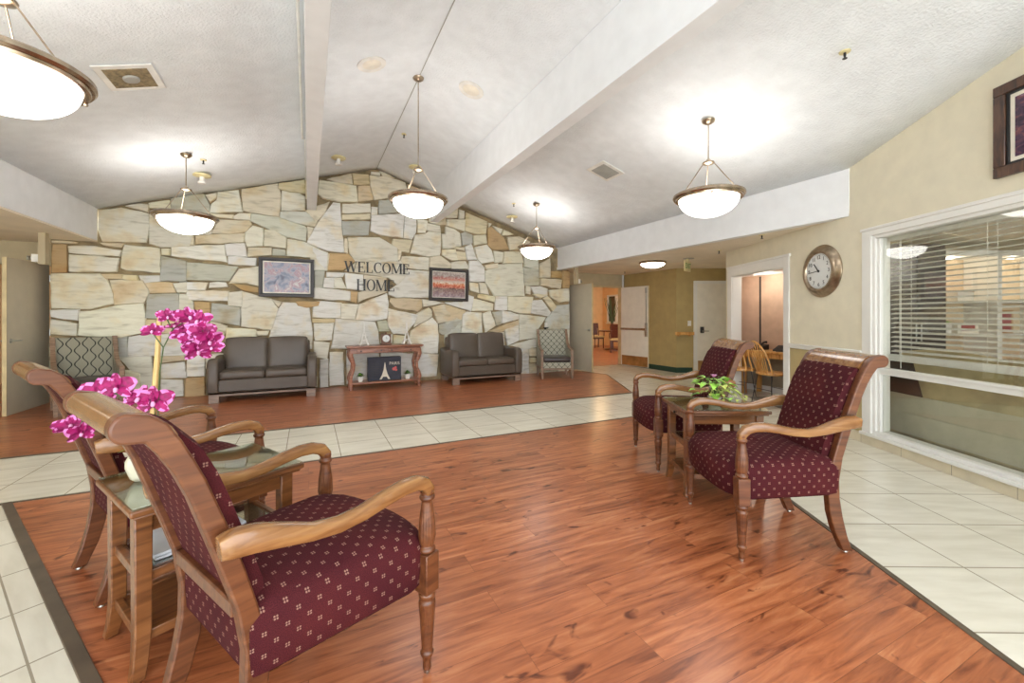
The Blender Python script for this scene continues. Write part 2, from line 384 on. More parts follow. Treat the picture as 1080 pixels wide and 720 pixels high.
    def build(s, name, mats, parent=None, bevel=0, smooth=35, uv=False, segs=2, subsurf=0):
        me = bpy.data.meshes.new(name); me.from_pydata([tuple(p) for p in s.v], [], s.f)
        if not isinstance(mats, (list, tuple)): mats = [mats]
        for m in mats: me.materials.append(M[m] if isinstance(m, str) else m)
        for p, i in zip(me.polygons, s.m): p.material_index = i
        me.update()
        if uv:
            ul = me.uv_layers.new(name='UVMap')
            for p in me.polygons:
                n = p.normal; ax = max(range(3), key=lambda k: abs(n[k]))
                for li in p.loop_indices:
                    co = me.vertices[me.loops[li].vertex_index].co
                    ul.data[li].uv = {0: (co.y, co.z), 1: (co.x, co.z), 2: (co.y, co.x)}[ax]
        if smooth:
            for p in me.polygons: p.use_smooth = True
            me.set_sharp_from_angle(angle=R(smooth))
        o = bpy.data.objects.new(name, me); C.objects.link(o)
        if parent is not None: o.parent = parent
        if bevel:
            b = o.modifiers.new('bevel', 'BEVEL'); b.width = bevel; b.segments = segs; b.limit_method = 'ANGLE'; b.angle_limit = R(40)
        if subsurf:
            b = o.modifiers.new('sub', 'SUBSURF'); b.levels = subsurf; b.render_levels = subsurf
        return o
def tag(o, label, cat, group=None, kind=None):
    if label: o['label'] = label
    if cat: o['category'] = cat
    if group: o['group'] = group
    if kind: o['kind'] = kind
    return o
def thing(name, label, cat, loc=(0,0,0), rz=0, group=None):
    o = bpy.data.objects.new(name, None); o.empty_display_size = .1; C.objects.link(o)
    o.location = loc; o.rotation_euler = (0, 0, rz); return tag(o, label, cat, group)
def struct(o, label=None):
    o['kind'] = 'structure'
    if label: o['label'] = label
    return o
def kids(o): return [c for c in bpy.data.objects if c.parent == o]
def copy_tree(o, parent=None):
    c = o.copy(); C.objects.link(c)
    if parent is not None: c.parent = parent
    for ch in kids(o): copy_tree(ch, c)
    return c
def dup(o, label, loc, rz=None, group=None):
    c = copy_tree(o); c.location = loc
    if rz is not None: c.rotation_euler = (0, 0, rz)
    c['label'] = label
    if group: c['group'] = group
    return c

# ------------------------------------------------------------------ the setting
E_ = R(.9)
RP = c2w(3.61, 4.0); RD = c2w(math.sin(E_), math.cos(E_))
WO = (RP[0]-4*RD[0], RP[1]-4*RD[1]); WRZ = -R(26.9)
def wl(n, s): return (WO[0] + s*RD[0] + n*RD[1], WO[1] + s*RD[1] - n*RD[0])
def on_wall(o, n=0, s=0, z=0):
    p = wl(n, s); o.location = (p[0], p[1], z); o.rotation_euler = (0, 0, WRZ); return o
def zt(s): return 2.885 + (4.471-s)*.2014 if s < 4.471 else 2.40
YB = -2.2
# floors
mb = MB()
hexL = lambda y: -1.90 + .552*(4.12-y)
hexR = lambda y: 4.385 - .569*(4.13-y)
cR, cL = (4.385, 4.13), (-1.90, 4.12)
wa, wb = wl(.2, 4.9), wl(.2, -.72)
mb.add([(-6.2, 4.9, 0), (cL[0], cL[1], 0), (cR[0], cR[1], 0), (wa[0], wa[1], 0), (9.5, wa[1]+.2, 0), (9.5, 8.78, 0), (-6.2, 8.78, 0)], [range(7)], 0)
ap = (1.192, -1.481, 0)
mb.add([(cR[0], cR[1], 0), ap, (1.192, YB, 0), (wb[0], wb[1], 0), (wa[0], wa[1], 0)], [(0, 1, 2, 3, 4)], 1)
mb.add([(-6.2, YB, 0), (1.192, YB, 0), ap, (cL[0], cL[1], 0), (-6.2, 4.9, 0)], [(0, 1, 2, 3, 4)], 2)
mb.add([(cL[0], cL[1], 0), ap, (cR[0], cR[1], 0)], [(0, 1, 2)], 0)
struct(mb.build('floor', ['tile', 'tileR', 'tileL'], smooth=0), 'cream floor tiles with thin grey brown joints')
mb = MB(); y0 = 0.05
poly = [(hexL(y0), y0), (hexR(y0), y0), cR, cL]
mb.prism(poly, .0005, .006, 'z')
struct(mb.build('floor', 'laminate', smooth=0), 'near reddish cherry laminate floor where the burgundy armchairs stand')
mb = MB()
mb.prism([(-2.55, 5.44), (4.90, 5.44), (5.93, 7.36), (5.68, 8.10), (5.66, 8.72), (-5.3, 8.72), (-3.62, 7.4)], .0005, .006, 'z')
struct(mb.build('floor', 'laminate', smooth=0), 'far reddish laminate floor in front of the stone wall')
def strip(pts, w, h, nm='trim_1', label=None):
    mb = MB()
    for a, b in zip(pts, pts[1:]): mb.bar((a[0], a[1], h/2+.001), (b[0], b[1], h/2+.001), w, h)
    return struct(mb.build(nm, 'reducer', bevel=.003), label)
dl = Vector((hexL(0)-cL[0], -cL[1])).normalized()
pl_ = [(cL[0]-.02, cL[1]+.02), (hexL(2.62)-.02, 2.62), (hexL(2.60)-.02, 2.60), (hexL(y0)-.02, y0)]
strip([(cL[0]+.026, cL[1]), (hexL(y0)+.026, y0)], .048, .012, 'trim_1', 'grey brown floor strip along the left edge of the near wood floor')
strip([(cR[0]-.012, cR[1]), (hexR(y0)-.012, y0)], .032, .010, 'trim_2', 'grey brown floor strip along the right edge of the near wood floor')
strip([(cL[0]-.04, cL[1]), (cR[0]+.02, cR[1])], .028, .009, 'trim_3')
strip([(-2.56, 5.44), (4.91, 5.44), (5.93, 7.36), (5.72, 8.0)], .022, .009, 'trim_4')
strip([(-2.55, 5.44), (-3.62, 7.4)], .022, .009, 'trim_5')

# sloped ceiling, ridge over x = 1.163
mb = MB(); ys = [YB + (8.30-YB)*i/40 for i in range(41)]
def redge(y):
    if y >= 2.433: return (5.24, y, 2.87)
    s = (y-WO[1])/RD[1]; return (WO[0]+s*RD[0]+.06, y, 2.885+(4.471-s)*.2014-.02)
rows = []
for y in ys:
    a = Vector((-2.86, y, 2.885)); k = Vector((1.163, y, 4.10)); c = Vector(redge(y))
    rows.append([a.lerp(k, t/6) for t in range(6)] + [k.lerp(c, t/8) for t in range(9)])
mb.rings(rows, closed=False, cap=False)
o = struct(mb.build('ceiling', 'ceiling', smooth=20), 'white textured vaulted ceiling')
sm = o.modifiers.new('solid', 'SOLIDIFY'); sm.thickness = .06; sm.offset = 1
mb = MB(); mb.box(1.159, 1.167, YB, 8.27, 4.092, 4.10); struct(mb.build('trim_6', 'greygrille', smooth=0), 'thin seam along the ceiling ridge')
def low(poly, z, nm='ceiling', mat='lowceil', lab=None):
    mb = MB(); mb.prism(poly, z, z+.05, 'z'); return struct(mb.build(nm, mat, smooth=0), lab)
low([(5.22, 2.43), (5.36, 2.43), (11.2, 2.43), (11.2, 8.72), (5.22, 8.72)], 2.385, lab='low tan ceiling over the right corridor')
p1, p2 = wl(.06, -.72), wl(.06, 4.46)
low([p2, (11.2, 2.43), (11.2, -4), (p1[0], p1[1])], 2.385)
low([(-6.2, YB), (-2.83, YB), (-2.83, 8.72), (-6.2, 8.72)], 2.40, lab='low tan ceiling over the left corridor')
# dropped headers and beams
mb = MB(); mb.box(-2.94, -2.82, YB, 8.27, 2.42, 2.915); struct(mb.build('trim_7', 'white', bevel=.004), 'white header along the left side of the vault')
mb = MB(); mb.box(5.215, 5.33, 2.44, 8.27, 2.37, 2.89); mb.box(5.215, 5.33, 8.28, 8.72, 2.37, 2.43); struct(mb.build('trim_8', 'white', bevel=.004), 'white header along the right side of the vault')
for x0, x1, nm, lb in ((-.025, .125, 'beam_left', 'white ceiling beam left of the ridge'), (2.21, 2.36, 'beam_right', 'white ceiling beam right of the ridge')):
    mb = MB(); mb.prism([(x0, 3.19), (x1, 3.19), (x1, 4.10-.305*abs(x1-1.163)), (x0, 4.10-.305*abs(x0-1.163))], YB, 8.265, 'y')
    struct(mb.build(nm, 'white', bevel=.005), lb)
mb = MB(); mb.tube([(-.075, YB, 3.69), (-.075, 6.3, 3.69)], .013, 8); mb.tube([(-.045, 6.3, 3.69), (-.045, 8.2, 3.69)], .007, 6)
tag(mb.build('conduit', 'plastic'), 'thin cream conduit running along the left ceiling beam', 'pipe')

# stone wall
STONES = '''c -281 259 -276 241 -226 244 -222 270 -224 288 -255 293 -281 287
c -224 291 -223 302 -234 302 -249 297
c -221 298 -197 300 -198 312 -222 305
c -254 217 -255 203 -249 200 -208 198 -210 235 -251 237
c -312 222 -258 220 -255 229 -295 233 -313 231
c -312 195 -261 197 -258 217 -312 219
o -331 193 -316 194 -316 233 -330 232
y -330 235 -306 236 -305 241 -330 241
t -275 236 -255 234 -252 240 -279 239
c -206 226 -197 226 -197 235 -206 234
g -207 185 -176 186 -176 217 -206 223
t -272 186 -254 186 -254 193 -277 192
y -253 186 -235 182 -237 192 -252 192
w -230 180 -209 184 -209 193 -234 192
g -194 299 -165 296 -146 297 -145 309 -153 329 -175 326 -194 317
c -221 242 -206 238 -171 242 -168 261 -143 263 -141 287 -171 287 -196 293 -221 287
w -194 225 -171 223 -122 219 -126 247 -194 238
g -175 188 -119 188 -106 212 -174 215
c -331 141 -290 141 -263 149 -264 163 -272 184 -280 192 -333 190
y -263 163 -262 147 -228 150 -222 167 -230 184 -267 183
t -221 165 -190 167 -194 182 -229 183
c -187 168 -175 168 -175 183 -192 181
g -226 127 -165 124 -165 128 -185 134 -185 165 -222 163
w -331 129 -304 124 -303 139 -333 138
c -335 104 -306 101 -305 118 -333 125
c -303 134 -280 139 -303 137
w -303 102 -255 98 -229 104 -227 127 -230 149 -255 146 -280 139 -301 134
g -258 68 -248 68 -248 98 -260 97
w -246 68 -166 68 -166 98 -174 100 -227 101 -245 98
y -225 104 -171 103 -171 122 -225 124
w -244 47 -233 44 -230 17 -218 16 -219 67 -258 67
t -208 57 -178 59 -178 66 -210 66
w -207 33 -176 31 -179 56 -207 54
w -207 4 -180 3 -181 27 -207 30
w -174 34 -152 33 -152 67 -173 65
o -176 1 -152 1 -152 30 -175 30
y -219 2 -211 1 -210 31 -217 31
w -332 59 -298 57 -296 94 -332 97
c -296 57 -262 56 -262 67 -263 93 -294 92
w -332 22 -287 19 -285 53 -332 55
c -285 15 -233 6 -233 41 -246 46 -283 52
w -332 1 -288 -2 -288 15 -332 20
y -286 -1 -221 1 -221 11 -286 10
c -144 316 -136 323 -136 331 -150 326
w -135 320 -142 313 -145 299 -100 305 -106 340 -134 333
y -98 307 -87 305 -46 302 -44 341 -48 359 -100 342
y -46 350 -30 347 -6 348 -7 370 -45 360
c -42 314 -6 318 -6 341 -16 346 -41 347
y -142 293 -114 292 -113 298 -144 297
c -111 292 -89 292 -88 303 -104 301 -111 296
s -88 290 -68 282 -34 268 -5 263 -3 285 -7 289 -46 300 -86 302
s -44 298 -16 293 10 290 17 307 12 316 -43 311
y -142 265 -117 266 -95 272 -87 284 -89 291 -133 288
y -163 246 -98 254 -97 269 -163 259
c -184 241 -166 244 -167 258 -184 258
w -96 259 -93 247 -71 250 -70 279 -85 282 -95 270
c -68 250 -36 248 -35 266 -52 277 -67 277
w -121 230 -94 230 -97 252 -124 248
y -92 230 -76 233 -58 235 -58 247 -91 245
g -55 235 -36 235 -37 245 -55 246
y -1 266 8 287 -2 288
w -119 216 -81 215 -80 228 -119 228
w -33 235 9 234 9 212 30 213 34 242 -7 261 -33 264
w 15 296 -1 265 -2 260 30 249 59 247 54 294 52 336 40 336
y 12 299 27 317 34 337 -4 317
y -4 339 7 341 7 373 -4 371
g -184 185 -177 186 -176 217 -184 219
w -184 172 -152 172 -148 184 -184 183
w -145 176 -121 178 -124 185 -144 184
w -175 156 -121 155 -119 171 -174 170
c -95 186 -68 178 -68 205 -76 214 -104 208 -118 184
o -98 173 -68 169 -68 177 -95 181 -115 184
c -119 148 -101 146 -101 171 -118 168
c -101 113 -58 106 -48 142 -58 159 -76 163 -100 171
o -161 131 -145 124 -145 151 -165 152
g -142 122 -104 114 -103 144 -141 150
w -47 146 -42 154 -56 158
w -48 138 -60 93 -62 74 5 72 6 93 1 143 -16 152 -40 153
o -16 148 -3 145 16 148 18 156 -20 155
c -122 96 -124 76 -81 75 -80 95 -81 106 -122 110
t -138 95 -126 97 -124 104 -139 104
y -78 97 -64 97 -62 104 -80 104
y -146 105 -124 105 -122 113 -143 121
w -184 135 -166 133 -167 152 -175 164 -184 164
g 10 180 22 181 26 211 10 210
c -67 187 -36 177 -36 215 -67 214
w 9 161 69 158 69 175 9 180
o 70 158 80 155 82 174 71 175
w 7 128 53 126 54 154 20 156 9 155
c 54 125 77 124 83 151 54 152
t 7 118 42 118 43 124 7 125
w 11 86 37 87 41 117 9 116
w 40 83 37 71 121 68 119 101 113 118 85 123 45 124
c 10 57 30 52 34 80 9 84
w 19 2 32 2 32 51 19 50
w 35 4 59 4 57 62 35 63
w 64 5 120 5 120 59 64 65
w 125 8 185 8 185 55 125 59
w 194 9 233 9 237 51 188 57
y 46 375 73 375 71 394 31 378
t 76 375 103 379 101 396 74 394
c 16 349 24 343 51 340 82 343 79 372 44 373 18 374
t 84 345 110 351 104 376 84 372
y 106 373 113 351 145 360 174 373 170 391 135 397 104 395
c 107 398 122 398 122 404 108 403
c 128 397 150 398 123 407
y 177 373 210 374 220 376 175 388
c 56 319 105 326 104 342 57 336
y 56 307 104 313 104 323 56 316
g 57 279 101 283 104 308 55 304
w 107 321 117 324 118 336 108 336
g 121 325 165 333 168 348 158 357 122 350
w 106 291 125 285 165 283 168 330 108 320
w 168 283 184 282 191 296 192 324 170 325
c 195 296 210 296 215 320 195 320
c 213 302 241 301 239 313 215 315
c 181 254 215 250 239 252 241 260 242 299 217 299 210 293 191 290
y 145 269 160 257 177 255 184 279 148 279
c 69 246 80 227 156 236 155 262 121 279 66 275
y 60 248 65 246 64 272 60 272
c 219 318 239 315 253 317 250 336 220 327
c 173 330 194 322 217 327 250 338 215 361 170 348
w 7 214 29 213 31 244 7 252
o 30 213 57 215 78 232 66 244 32 243
w 30 201 56 202 59 209 30 209
w 24 181 41 181 42 199 26 198
w 42 181 62 181 54 199 43 199
g 10 180 23 181 26 209 11 208
w 64 181 92 178 91 207 61 209
y 93 177 84 174 84 156 93 161 135 176 135 202 93 207
c 92 209 138 204 155 190 170 206 173 222 159 237 155 234 80 230 61 213
c 161 237 175 224 216 222 217 247 165 246
y 219 227 262 229 264 237 242 251 220 247
w 168 204 155 190 140 180 139 171 155 166 219 167 217 219 175 220
w 79 123 113 121 135 125 138 154 135 173 85 151
t 141 157 150 147 194 139 203 147 202 163 143 164
c 207 149 250 156 220 161 204 163
w 138 111 148 96 170 94 188 116 194 132 155 139 138 144
g 121 101 140 101 134 121 118 120
c 188 108 223 129 223 140 217 146 194 134
g 239 97 245 92 273 93 287 96 287 122 273 119 239 113
c 148 70 170 69 168 90 148 93
y 156 239 160 239 163 261 158 262
y 237 116 285 124 279 138 250 153 225 147
w 175 76 188 57 235 55 237 82 235 113 224 126 183 100
c 246 254 265 245 277 246 273 267 246 264
c 246 268 271 271 271 299 244 296
c 123 61 144 60 146 93 128 94
c 252 331 276 334 278 352 252 350
c 281 332 291 333 292 348 281 350
c 255 315 272 311 292 307 294 331 255 327
y 295 308 322 304 341 306 344 332 297 346
c 252 269 285 276 282 301 269 309 252 312
g 289 278 310 284 310 300 295 305 286 301
c 314 279 343 286 340 303 313 299
o 346 281 358 273 396 276 383 301 355 321 346 318
c 375 308 379 319 358 324
c 380 306 406 310 382 318
c 349 321 354 328 348 329
y 399 275 435 284 449 297 422 306 393 303
y 449 288 466 291 439 295
w 300 248 320 250 308 282 295 274
w 322 251 331 242 360 248 354 270 343 282 316 274
w 363 246 380 248 382 268 360 270
c 382 245 432 249 425 272 386 270
y 267 245 297 248 295 263 269 264 252 264
y 292 266 292 273 264 271
c 265 227 304 228 295 244 265 240
w 302 228 304 203 338 204 337 232 322 246 304 245
y 343 230 368 234 369 244 340 238
w 341 226 341 202 361 174 435 175 432 222 429 247 372 241
s 435 240 471 236 469 263 435 264
c 435 268 469 266 501 265 501 280 439 282
g 435 198 471 200 471 235 432 237
y 474 218 502 219 501 262 474 248
o 504 219 533 219 533 233 504 232
o 535 196 555 197 555 234 537 236
y 476 200 494 198 529 193 533 214 476 215
w 466 173 494 174 494 192 476 197 450 196
c 439 181 449 179 449 195 439 196
w 504 174 526 162 555 165 555 194 499 189
c 306 184 325 179 322 198 304 200
c 329 179 348 176 341 199 326 200
w 298 159 252 158 252 156 284 147 307 140 313 170 301 173
c 322 169 360 160 361 172 325 176
w 310 141 357 142 358 156 313 166
w 363 144 391 143 391 172 364 172
c 393 143 422 136 449 135 456 172 393 172
w 452 136 497 129 504 138 480 166 452 164
y 508 141 518 152 495 174 483 169
y 476 171 494 179 456 179
s 504 135 490 120 494 100 555 98 555 157 518 153
w 422 76 466 81 469 99 490 126 422 133
c 340 95 363 109 352 140 334 134
g 366 110 377 113 379 140 358 137
w 380 114 419 123 420 133 380 142
t 371 94 419 111 419 120 349 98
w 393 66 419 76 419 110 386 100
w 286 94 286 66 331 64 332 94 331 136 298 138 289 132
t 252 118 278 126 285 118 295 140 252 153
s 252 67 284 66 284 96 284 123 252 117
w 442 56 466 60 466 78 396 65
w 427 1 445 1 444 55 427 57
y 449 40 466 39 466 57 447 56
y 449 25 466 24 466 34 449 35
y 447 0 466 -2 466 21 447 22
w 469 48 490 47 490 97 469 97
c 494 47 553 44 553 96 494 97
w 469 0 518 -3 518 43 469 45
c 522 0 551 -2 551 42 522 43
w 334 50 385 48 383 94 334 92
c 335 8 422 3 422 44 335 47
w 252 13 331 8 331 61 252 64'''
COL = {'c': (228, 225, 210), 'w': (231, 231, 226), 'y': (226, 218, 196), 't': (214, 198, 168), 'o': (198, 170, 128), 'g': (190, 192, 184), 's': (208, 211, 205)}
def inpoly(x, z, P):
    c = False; n = len(P)
    for i in range(n):
        x1, z1 = P[i]; x2, z2 = P[(i+1) % n]
        if (z1 > z) != (z2 > z) and x < (x2-x1)*(z-z1)/(z2-z1)+x1: c = not c
    return c
def gz(x): return 4.10 - .303*abs(x-1.163) if -2.82 < x < 5.21 else 2.385
polys = []
for ln in STONES.strip().split('\n'):
    t = ln.split(); v = [int(a)/100 for a in t[1:]]
    P = [(v[i], v[i+1]) for i in range(0, len(v), 2)]
    P = [(min(5.535, max(-3.32, x)), min(gz(x)-.006, max(.005, z))) for x, z in P]
    polys.append((t[0], P))
# courses for the places hidden from the entrance (behind sofas, chairs, pictures)
rs = random.Random(3); z = .02
while z < 2.6:
    h = rs.uniform(.16, .26); x = -3.3
    while x < 5.4:
        w = rs.uniform(.22, .46); x2 = min(x+w, 5.53); ok = True
        for i in range(7):
            for j in range(5):
                px, pz = x+.0+(x2-x)*i/6, z+h*j/4
                if any(inpoly(px, pz, P) for _, P in polys): ok = False; break
            if not ok: break
        if ok and z+h < gz((x+x2)/2)-.02: polys.append((rs.choice('cwwyg'), [(x, z), (x2, z), (x2, z+h), (x, z+h)]))
        x = x2
    z += h
sv, sf, sc_, se = [], [], [], []
for ci, P in polys:
    cx = sum(p[0] for p in P)/len(P); cz = sum(p[1] for p in P)/len(P)
    area = abs(sum(P[i][0]*P[(i+1)%len(P)][1]-P[(i+1)%len(P)][0]*P[i][1] for i in range(len(P))))/2
    Q = []
    for i in range(len(P)):
        a, b = Vector(P[i]), Vector(P[(i+1) % len(P)]); n = max(1, int((b-a).length/.10))
        for k in range(n):
            q = a.lerp(b, k/n)
            if k: q += Vector((rs.uniform(-1, 1), rs.uniform(-1, 1)))*.007
            Q.append(q)
    fk = rs.uniform(.88, 1.06); col = [max(0, min(1, v*fk)) for v in lin(COL[ci])[:3]]
    if rs.random() < .5: col = [col[0], col[1]*.99, col[2]*rs.uniform(.84, 1.0)]
    seed = [rs.random() for _ in range(3)]
    d = rs.uniform(.0, .028); ctr = Vector((cx, cz))
    def ins(q, w): v = q-ctr; l = v.length; return ctr + v*max(.3, (l-w)/l) if l > 1e-5 else q
    base = len(sv); n = len(Q); g = -.013
    for w, y in ((g, 8.33), (g, 8.292-d), (g+.004, 8.283-d), (g+.013, 8.276-d)):
        for q in Q: r = ins(q, w); sv.append((r.x, y + (0 if w <= g+.001 else mnoise.noise(Vector((r.x*4, r.y*4, seed[0]*9)))*.006), r.y))
    sv.append((cx, 8.272-d, cz))
    for k in range(3):
        for i in range(n): j = (i+1) % n; sf.append((base+k*n+i, base+k*n+j, base+(k+1)*n+j, base+(k+1)*n+i))
    for i in range(n): sf.append((base+3*n+i, base+3*n+(i+1) % n, base+4*n))
    sc_ += [col]*(4*n+1); se += [seed]*(4*n+1)
me = bpy.data.meshes.new('wall_back'); nb = len(sv)
bp = [(-3.33, 0), (5.54, 0), (5.54, 2.39), (5.25, 2.39), (5.25, 2.88), (1.163, 4.12), (-2.86, 2.90), (-2.86, 2.41), (-3.33, 2.41)]
bv = [(x, 8.302, z) for x, z in bp] + [(x, 8.72, z) for x, z in bp]; k = len(bp)
bf = [tuple(nb+i for i in range(k)), tuple(nb+k+i for i in range(k))[::-1]] + [(nb+i, nb+k+i, nb+k+(i+1) % k, nb+(i+1) % k) for i in range(k)]
me.from_pydata(sv+bv, [], sf+bf)
me.materials.append(M['stone']); me.materials.append(M['mortar'])
for p in me.polygons: p.material_index = 1 if p.index >= len(sf) else 0
for nm, data in (('stone', sc_), ('seed', se)):
    at = me.attributes.new(nm, 'FLOAT_COLOR', 'POINT')
    for i, c in enumerate(data): at.data[i].color = (*c, 1)
for p in me.polygons: p.use_smooth = p.index < len(sf)
me.set_sharp_from_angle(angle=R(30))
o = bpy.data.objects.new('wall_back', me); C.objects.link(o); struct(o, 'gabled wall of irregular cream and ochre ledge stones')

# right wall in its own frame: x = out of the room, y = along, z
def wallpiece(mb, s0, s1, z0, z1=None, n0=0, n1=.15, mi=0):
    a, b = (z1, z1) if z1 is not None else (zt(s0+1e-4), zt(s1-1e-4))
    v = [(n0, s0, z0), (n1, s0, z0), (n1, s1, z0), (n0, s1, z0), (n0, s0, a), (n1, s0, a), (n1, s1, b), (n0, s1, b)]
    mb.add(v, [(3,2,1,0),(4,5,6,7),(0,1,5,4),(1,2,6,5),(2,3,7,6),(3,0,4,7)], mi)
mb = MB()
wallpiece(mb, -.72, .9, 0); wallpiece(mb, .9, 4.2, 2.11); wallpiece(mb, .9, 4.2, 0, .12)
wallpiece(mb, 4.2, 4.471, .92); wallpiece(mb, 4.471, 5.55, .92); wallpiece(mb, 5.55, 6.93, 1.95); wallpiece(mb, 6.93, 7.13, .92)
wallpiece(mb, 4.2, 5.55, 0, .92, mi=1); wallpiece(mb, 6.93, 7.13, 0, .92, mi=1)
o = on_wall(struct(mb.build('wall_right', ['cream', 'tan'], smooth=0), 'cream right wall above a tan wainscot'))
mb = MB(); mb.box(-.022, 0, 4.29, 5.45, .885, .945); mb.box(-.034, 0, 4.29, 5.45, .925, .942)
on_wall(struct(mb.build('trim_9', 'trim', bevel=.006), 'white chair rail along the right wall'))
mb = MB(); mb.box(-.016, 0, -.72, 4.29, 0, .095); mb.box(-.016, 0, 4.29, 5.45, 0, .10)
for i in range(11): mb.box(-.0166, -.0, -.2+.45*i, -.196+.45*i, .0, .0955, 1)
on_wall(struct(mb.build('baseboard_right', ['basetile', 'reducer'], bevel=.002), 'cream tile baseboard under the office window'))
# niche casing
mb = MB(); mb.box(-.022, 0, 5.45, 5.56, 0, 2.11); mb.box(-.022, 0, 6.92, 7.05, 0, 2.11); mb.box(-.022, 0, 5.56, 6.92, 1.95, 2.11); mb.box(-.03, 0, 5.43, 7.07, 2.08, 2.115)
mb.box(0, .15, 5.55, 5.565, 0, 1.95); mb.box(0, .15, 6.915, 6.93, 0, 1.95); mb.box(0, .15, 5.55, 6.93, 1.935, 1.95)
on_wall(struct(mb.build('trim_10', 'trim', bevel=.004), 'white casing around the phone alcove'))
# alcove walls
a0 = wl(.15, 7.13); b0 = (7.09, 5.12); c0 = (7.09, 3.35); d0 = wl(.15, 5.40)
for p, q in ((wl(.13, 7.08), b0), (b0, c0), (c0, d0)):
    mb = MB()
    for z0, z1, mi in ((0, .62, 1), (.62, 2.0, 0)): mb.bar((p[0], p[1], (z0+z1)/2), (q[0], q[1], (z0+z1)/2), .04, z1-z0, mi)
    if p != b0: struct(mb.build('wall_alcove_side', ['peach', 'lower', 'darkgrey', 'white'], smooth=0), 'peach side wall of the phone alcove')
    else: back = mb
mb = back
mb.bar((7.062, 4.62, 1.3), (7.062, 4.64, 1.3), .02, 1.36, 2)
mb.prism([wl(.1, 5.4), c0, b0, wl(.1, 7.1)], 2.0, 2.04, 'z', 3)
mb.bar((7.055, 3.4, .05), (7.055, 5.3, .05), .02, .10, 3)
struct(mb.build('wall_alcove', ['peach', 'lower', 'darkgrey', 'white'], smooth=0), 'peach fabric panelled back wall of the phone alcove')
# far corridor walls
def camobj(o): o.rotation_euler = (0, 0, -R(26)); return o
mb = MB(); mb.box(3.76, 6.2, 9.55, 9.67, 0, 2.385); mb.box(6.1, 6.2, 7.2, 9.55, 0, 2.385)
camobj(struct(mb.build('wall_far', 'olive', smooth=0), 'olive wall with the cream door'))
mb = MB(); mb.box(3.755, 4.13, 9.538, 9.55, 0, .12); camobj(struct(mb.build('baseboard_far', 'greybaseboard', bevel=.003), 'dark green rubber baseboard below the olive wall'))
mb = MB(); mb.box(7.57, 7.69, 6.93, 8.72, 0, 2.385); struct(mb.build('wall_corridor', 'olive', smooth=0), 'olive wall behind the open cream door')
mb = MB(); mb.box(7.556, 7.57, 6.93, 8.7, 0, .12); struct(mb.build('baseboard_corridor', 'greybaseboard', bevel=.003))
mb = MB()
mb.box(5.54, 5.70, 8.72, 8.84, 0, 2.385); mb.box(5.70, 7.50, 8.72, 8.84, 2.06, 2.385); mb.box(7.50, 7.69, 8.72, 8.84, 0, 2.385)
struct(mb.build('wall_doorway', 'beigewall', smooth=0), 'beige wall over the double doorway to the dining room')
mb = MB(); mb.box(5.68, 5.72, 8.70, 8.85, 0, 2.08); mb.box(7.49, 7.53, 8.70, 8.85, 0, 2.08); mb.box(5.72, 7.49, 8.70, 8.85, 2.045, 2.08)
struct(mb.build('trim_11', 'dooredge', bevel=.003), 'door frame of the dining room doorway')
mb = MB(); mb.box(7.50, 7.535, 8.66, 8.70, 2.05, 2.385); struct(mb.build('trim_12', 'white', bevel=.003), 'white vertical trim above the open cream door')
# left corridor
mb = MB(); mb.box(-3.45, -3.33, 8.6, 8.84, 0, 2.41); mb.box(-5.25, -3.45, 8.72, 8.84, 2.06, 2.41); mb.box(-6.2, -5.25, 8.72, 8.84, 0, 2.41)
struct(mb.build('wall_doorway', 'beigewall', smooth=0), 'beige wall over the left doorway')
mb = MB(); mb.box(-6.3, -6.2, YB, 8.84, 0, 2.45); struct(mb.build('wall_left', 'cream', smooth=0), 'cream wall far to the left')
mb = MB(); mb.box(-6.2, -2.0, 11.4, 11.5, 0, 2.6); mb.box(-6.3, -6.2, 8.84, 11.5, 0, 2.6); mb.box(-2.1, -2.0, 8.84, 11.5, 0, 2.6)
struct(mb.build('wall_passage', 'orange', smooth=0), 'warm lit wall beyond the left doorway')
low([(-6.3, 8.8), (-2, 8.8), (-2, 11.5), (-6.3, 11.5)], 2.45)
mb = MB(); mb.box(-6.3, -2, 8.78, 11.5, -.02, 0); struct(mb.build('floor', 'laminate', smooth=0))
# dining room
mb = MB(); mb.box(4.6, 11.9, 8.78, 15.2, -.02, .002); struct(mb.build('floor', 'laminate', smooth=0), 'red wood floor of the dining room')
mb = MB(); mb.box(4.6, 11.9, 14.9, 15.0, 0, 2.7); mb.box(4.6, 4.7, 8.84, 14.9, 0, 2.7); struct(mb.build('wall_dining', 'orange', smooth=0), 'orange lit wall of the dining room')
mb = MB()
mb.box(11.75, 11.85, 8.84, 12.75, 0, 2.7); mb.box(11.75, 11.85, 12.75, 14.9, 0, 1.0); mb.box(11.75, 11.85, 12.75, 14.9, 2.2, 2.7); mb.box(11.75, 11.85, 14.55, 14.9, 1.0, 2.2)
struct(mb.build('wall_dining', 'orange', smooth=0))
low([(4.6, 8.8), (11.9, 8.8), (11.9, 15.0), (4.6, 15.0)], 2.66, mat='white')
for i, (a, b) in enumerate(((12.75, 13.35), (13.35, 13.95), (13.95, 14.55))):
    mb = MB()
    for q in ((a, a+.06, 1.0, 2.2), (b-.06, b, 1.0, 2.2), (a+.06, b-.06, 1.0, 1.06), (a+.06, b-.06, 2.14, 2.2)): mb.box(11.70, 11.81, *q)
    mb.box(11.65, 11.75, a, b, .96, 1.0)
    w = struct(mb.build('window_%d' % (i+2), 'trim', bevel=.004), 'white framed dining room window')
    mb = MB(); mb.box(11.77, 11.78, a+.05, b-.05, 1.05, 2.15); mb.build('pane', 'window_dark', w, smooth=0)

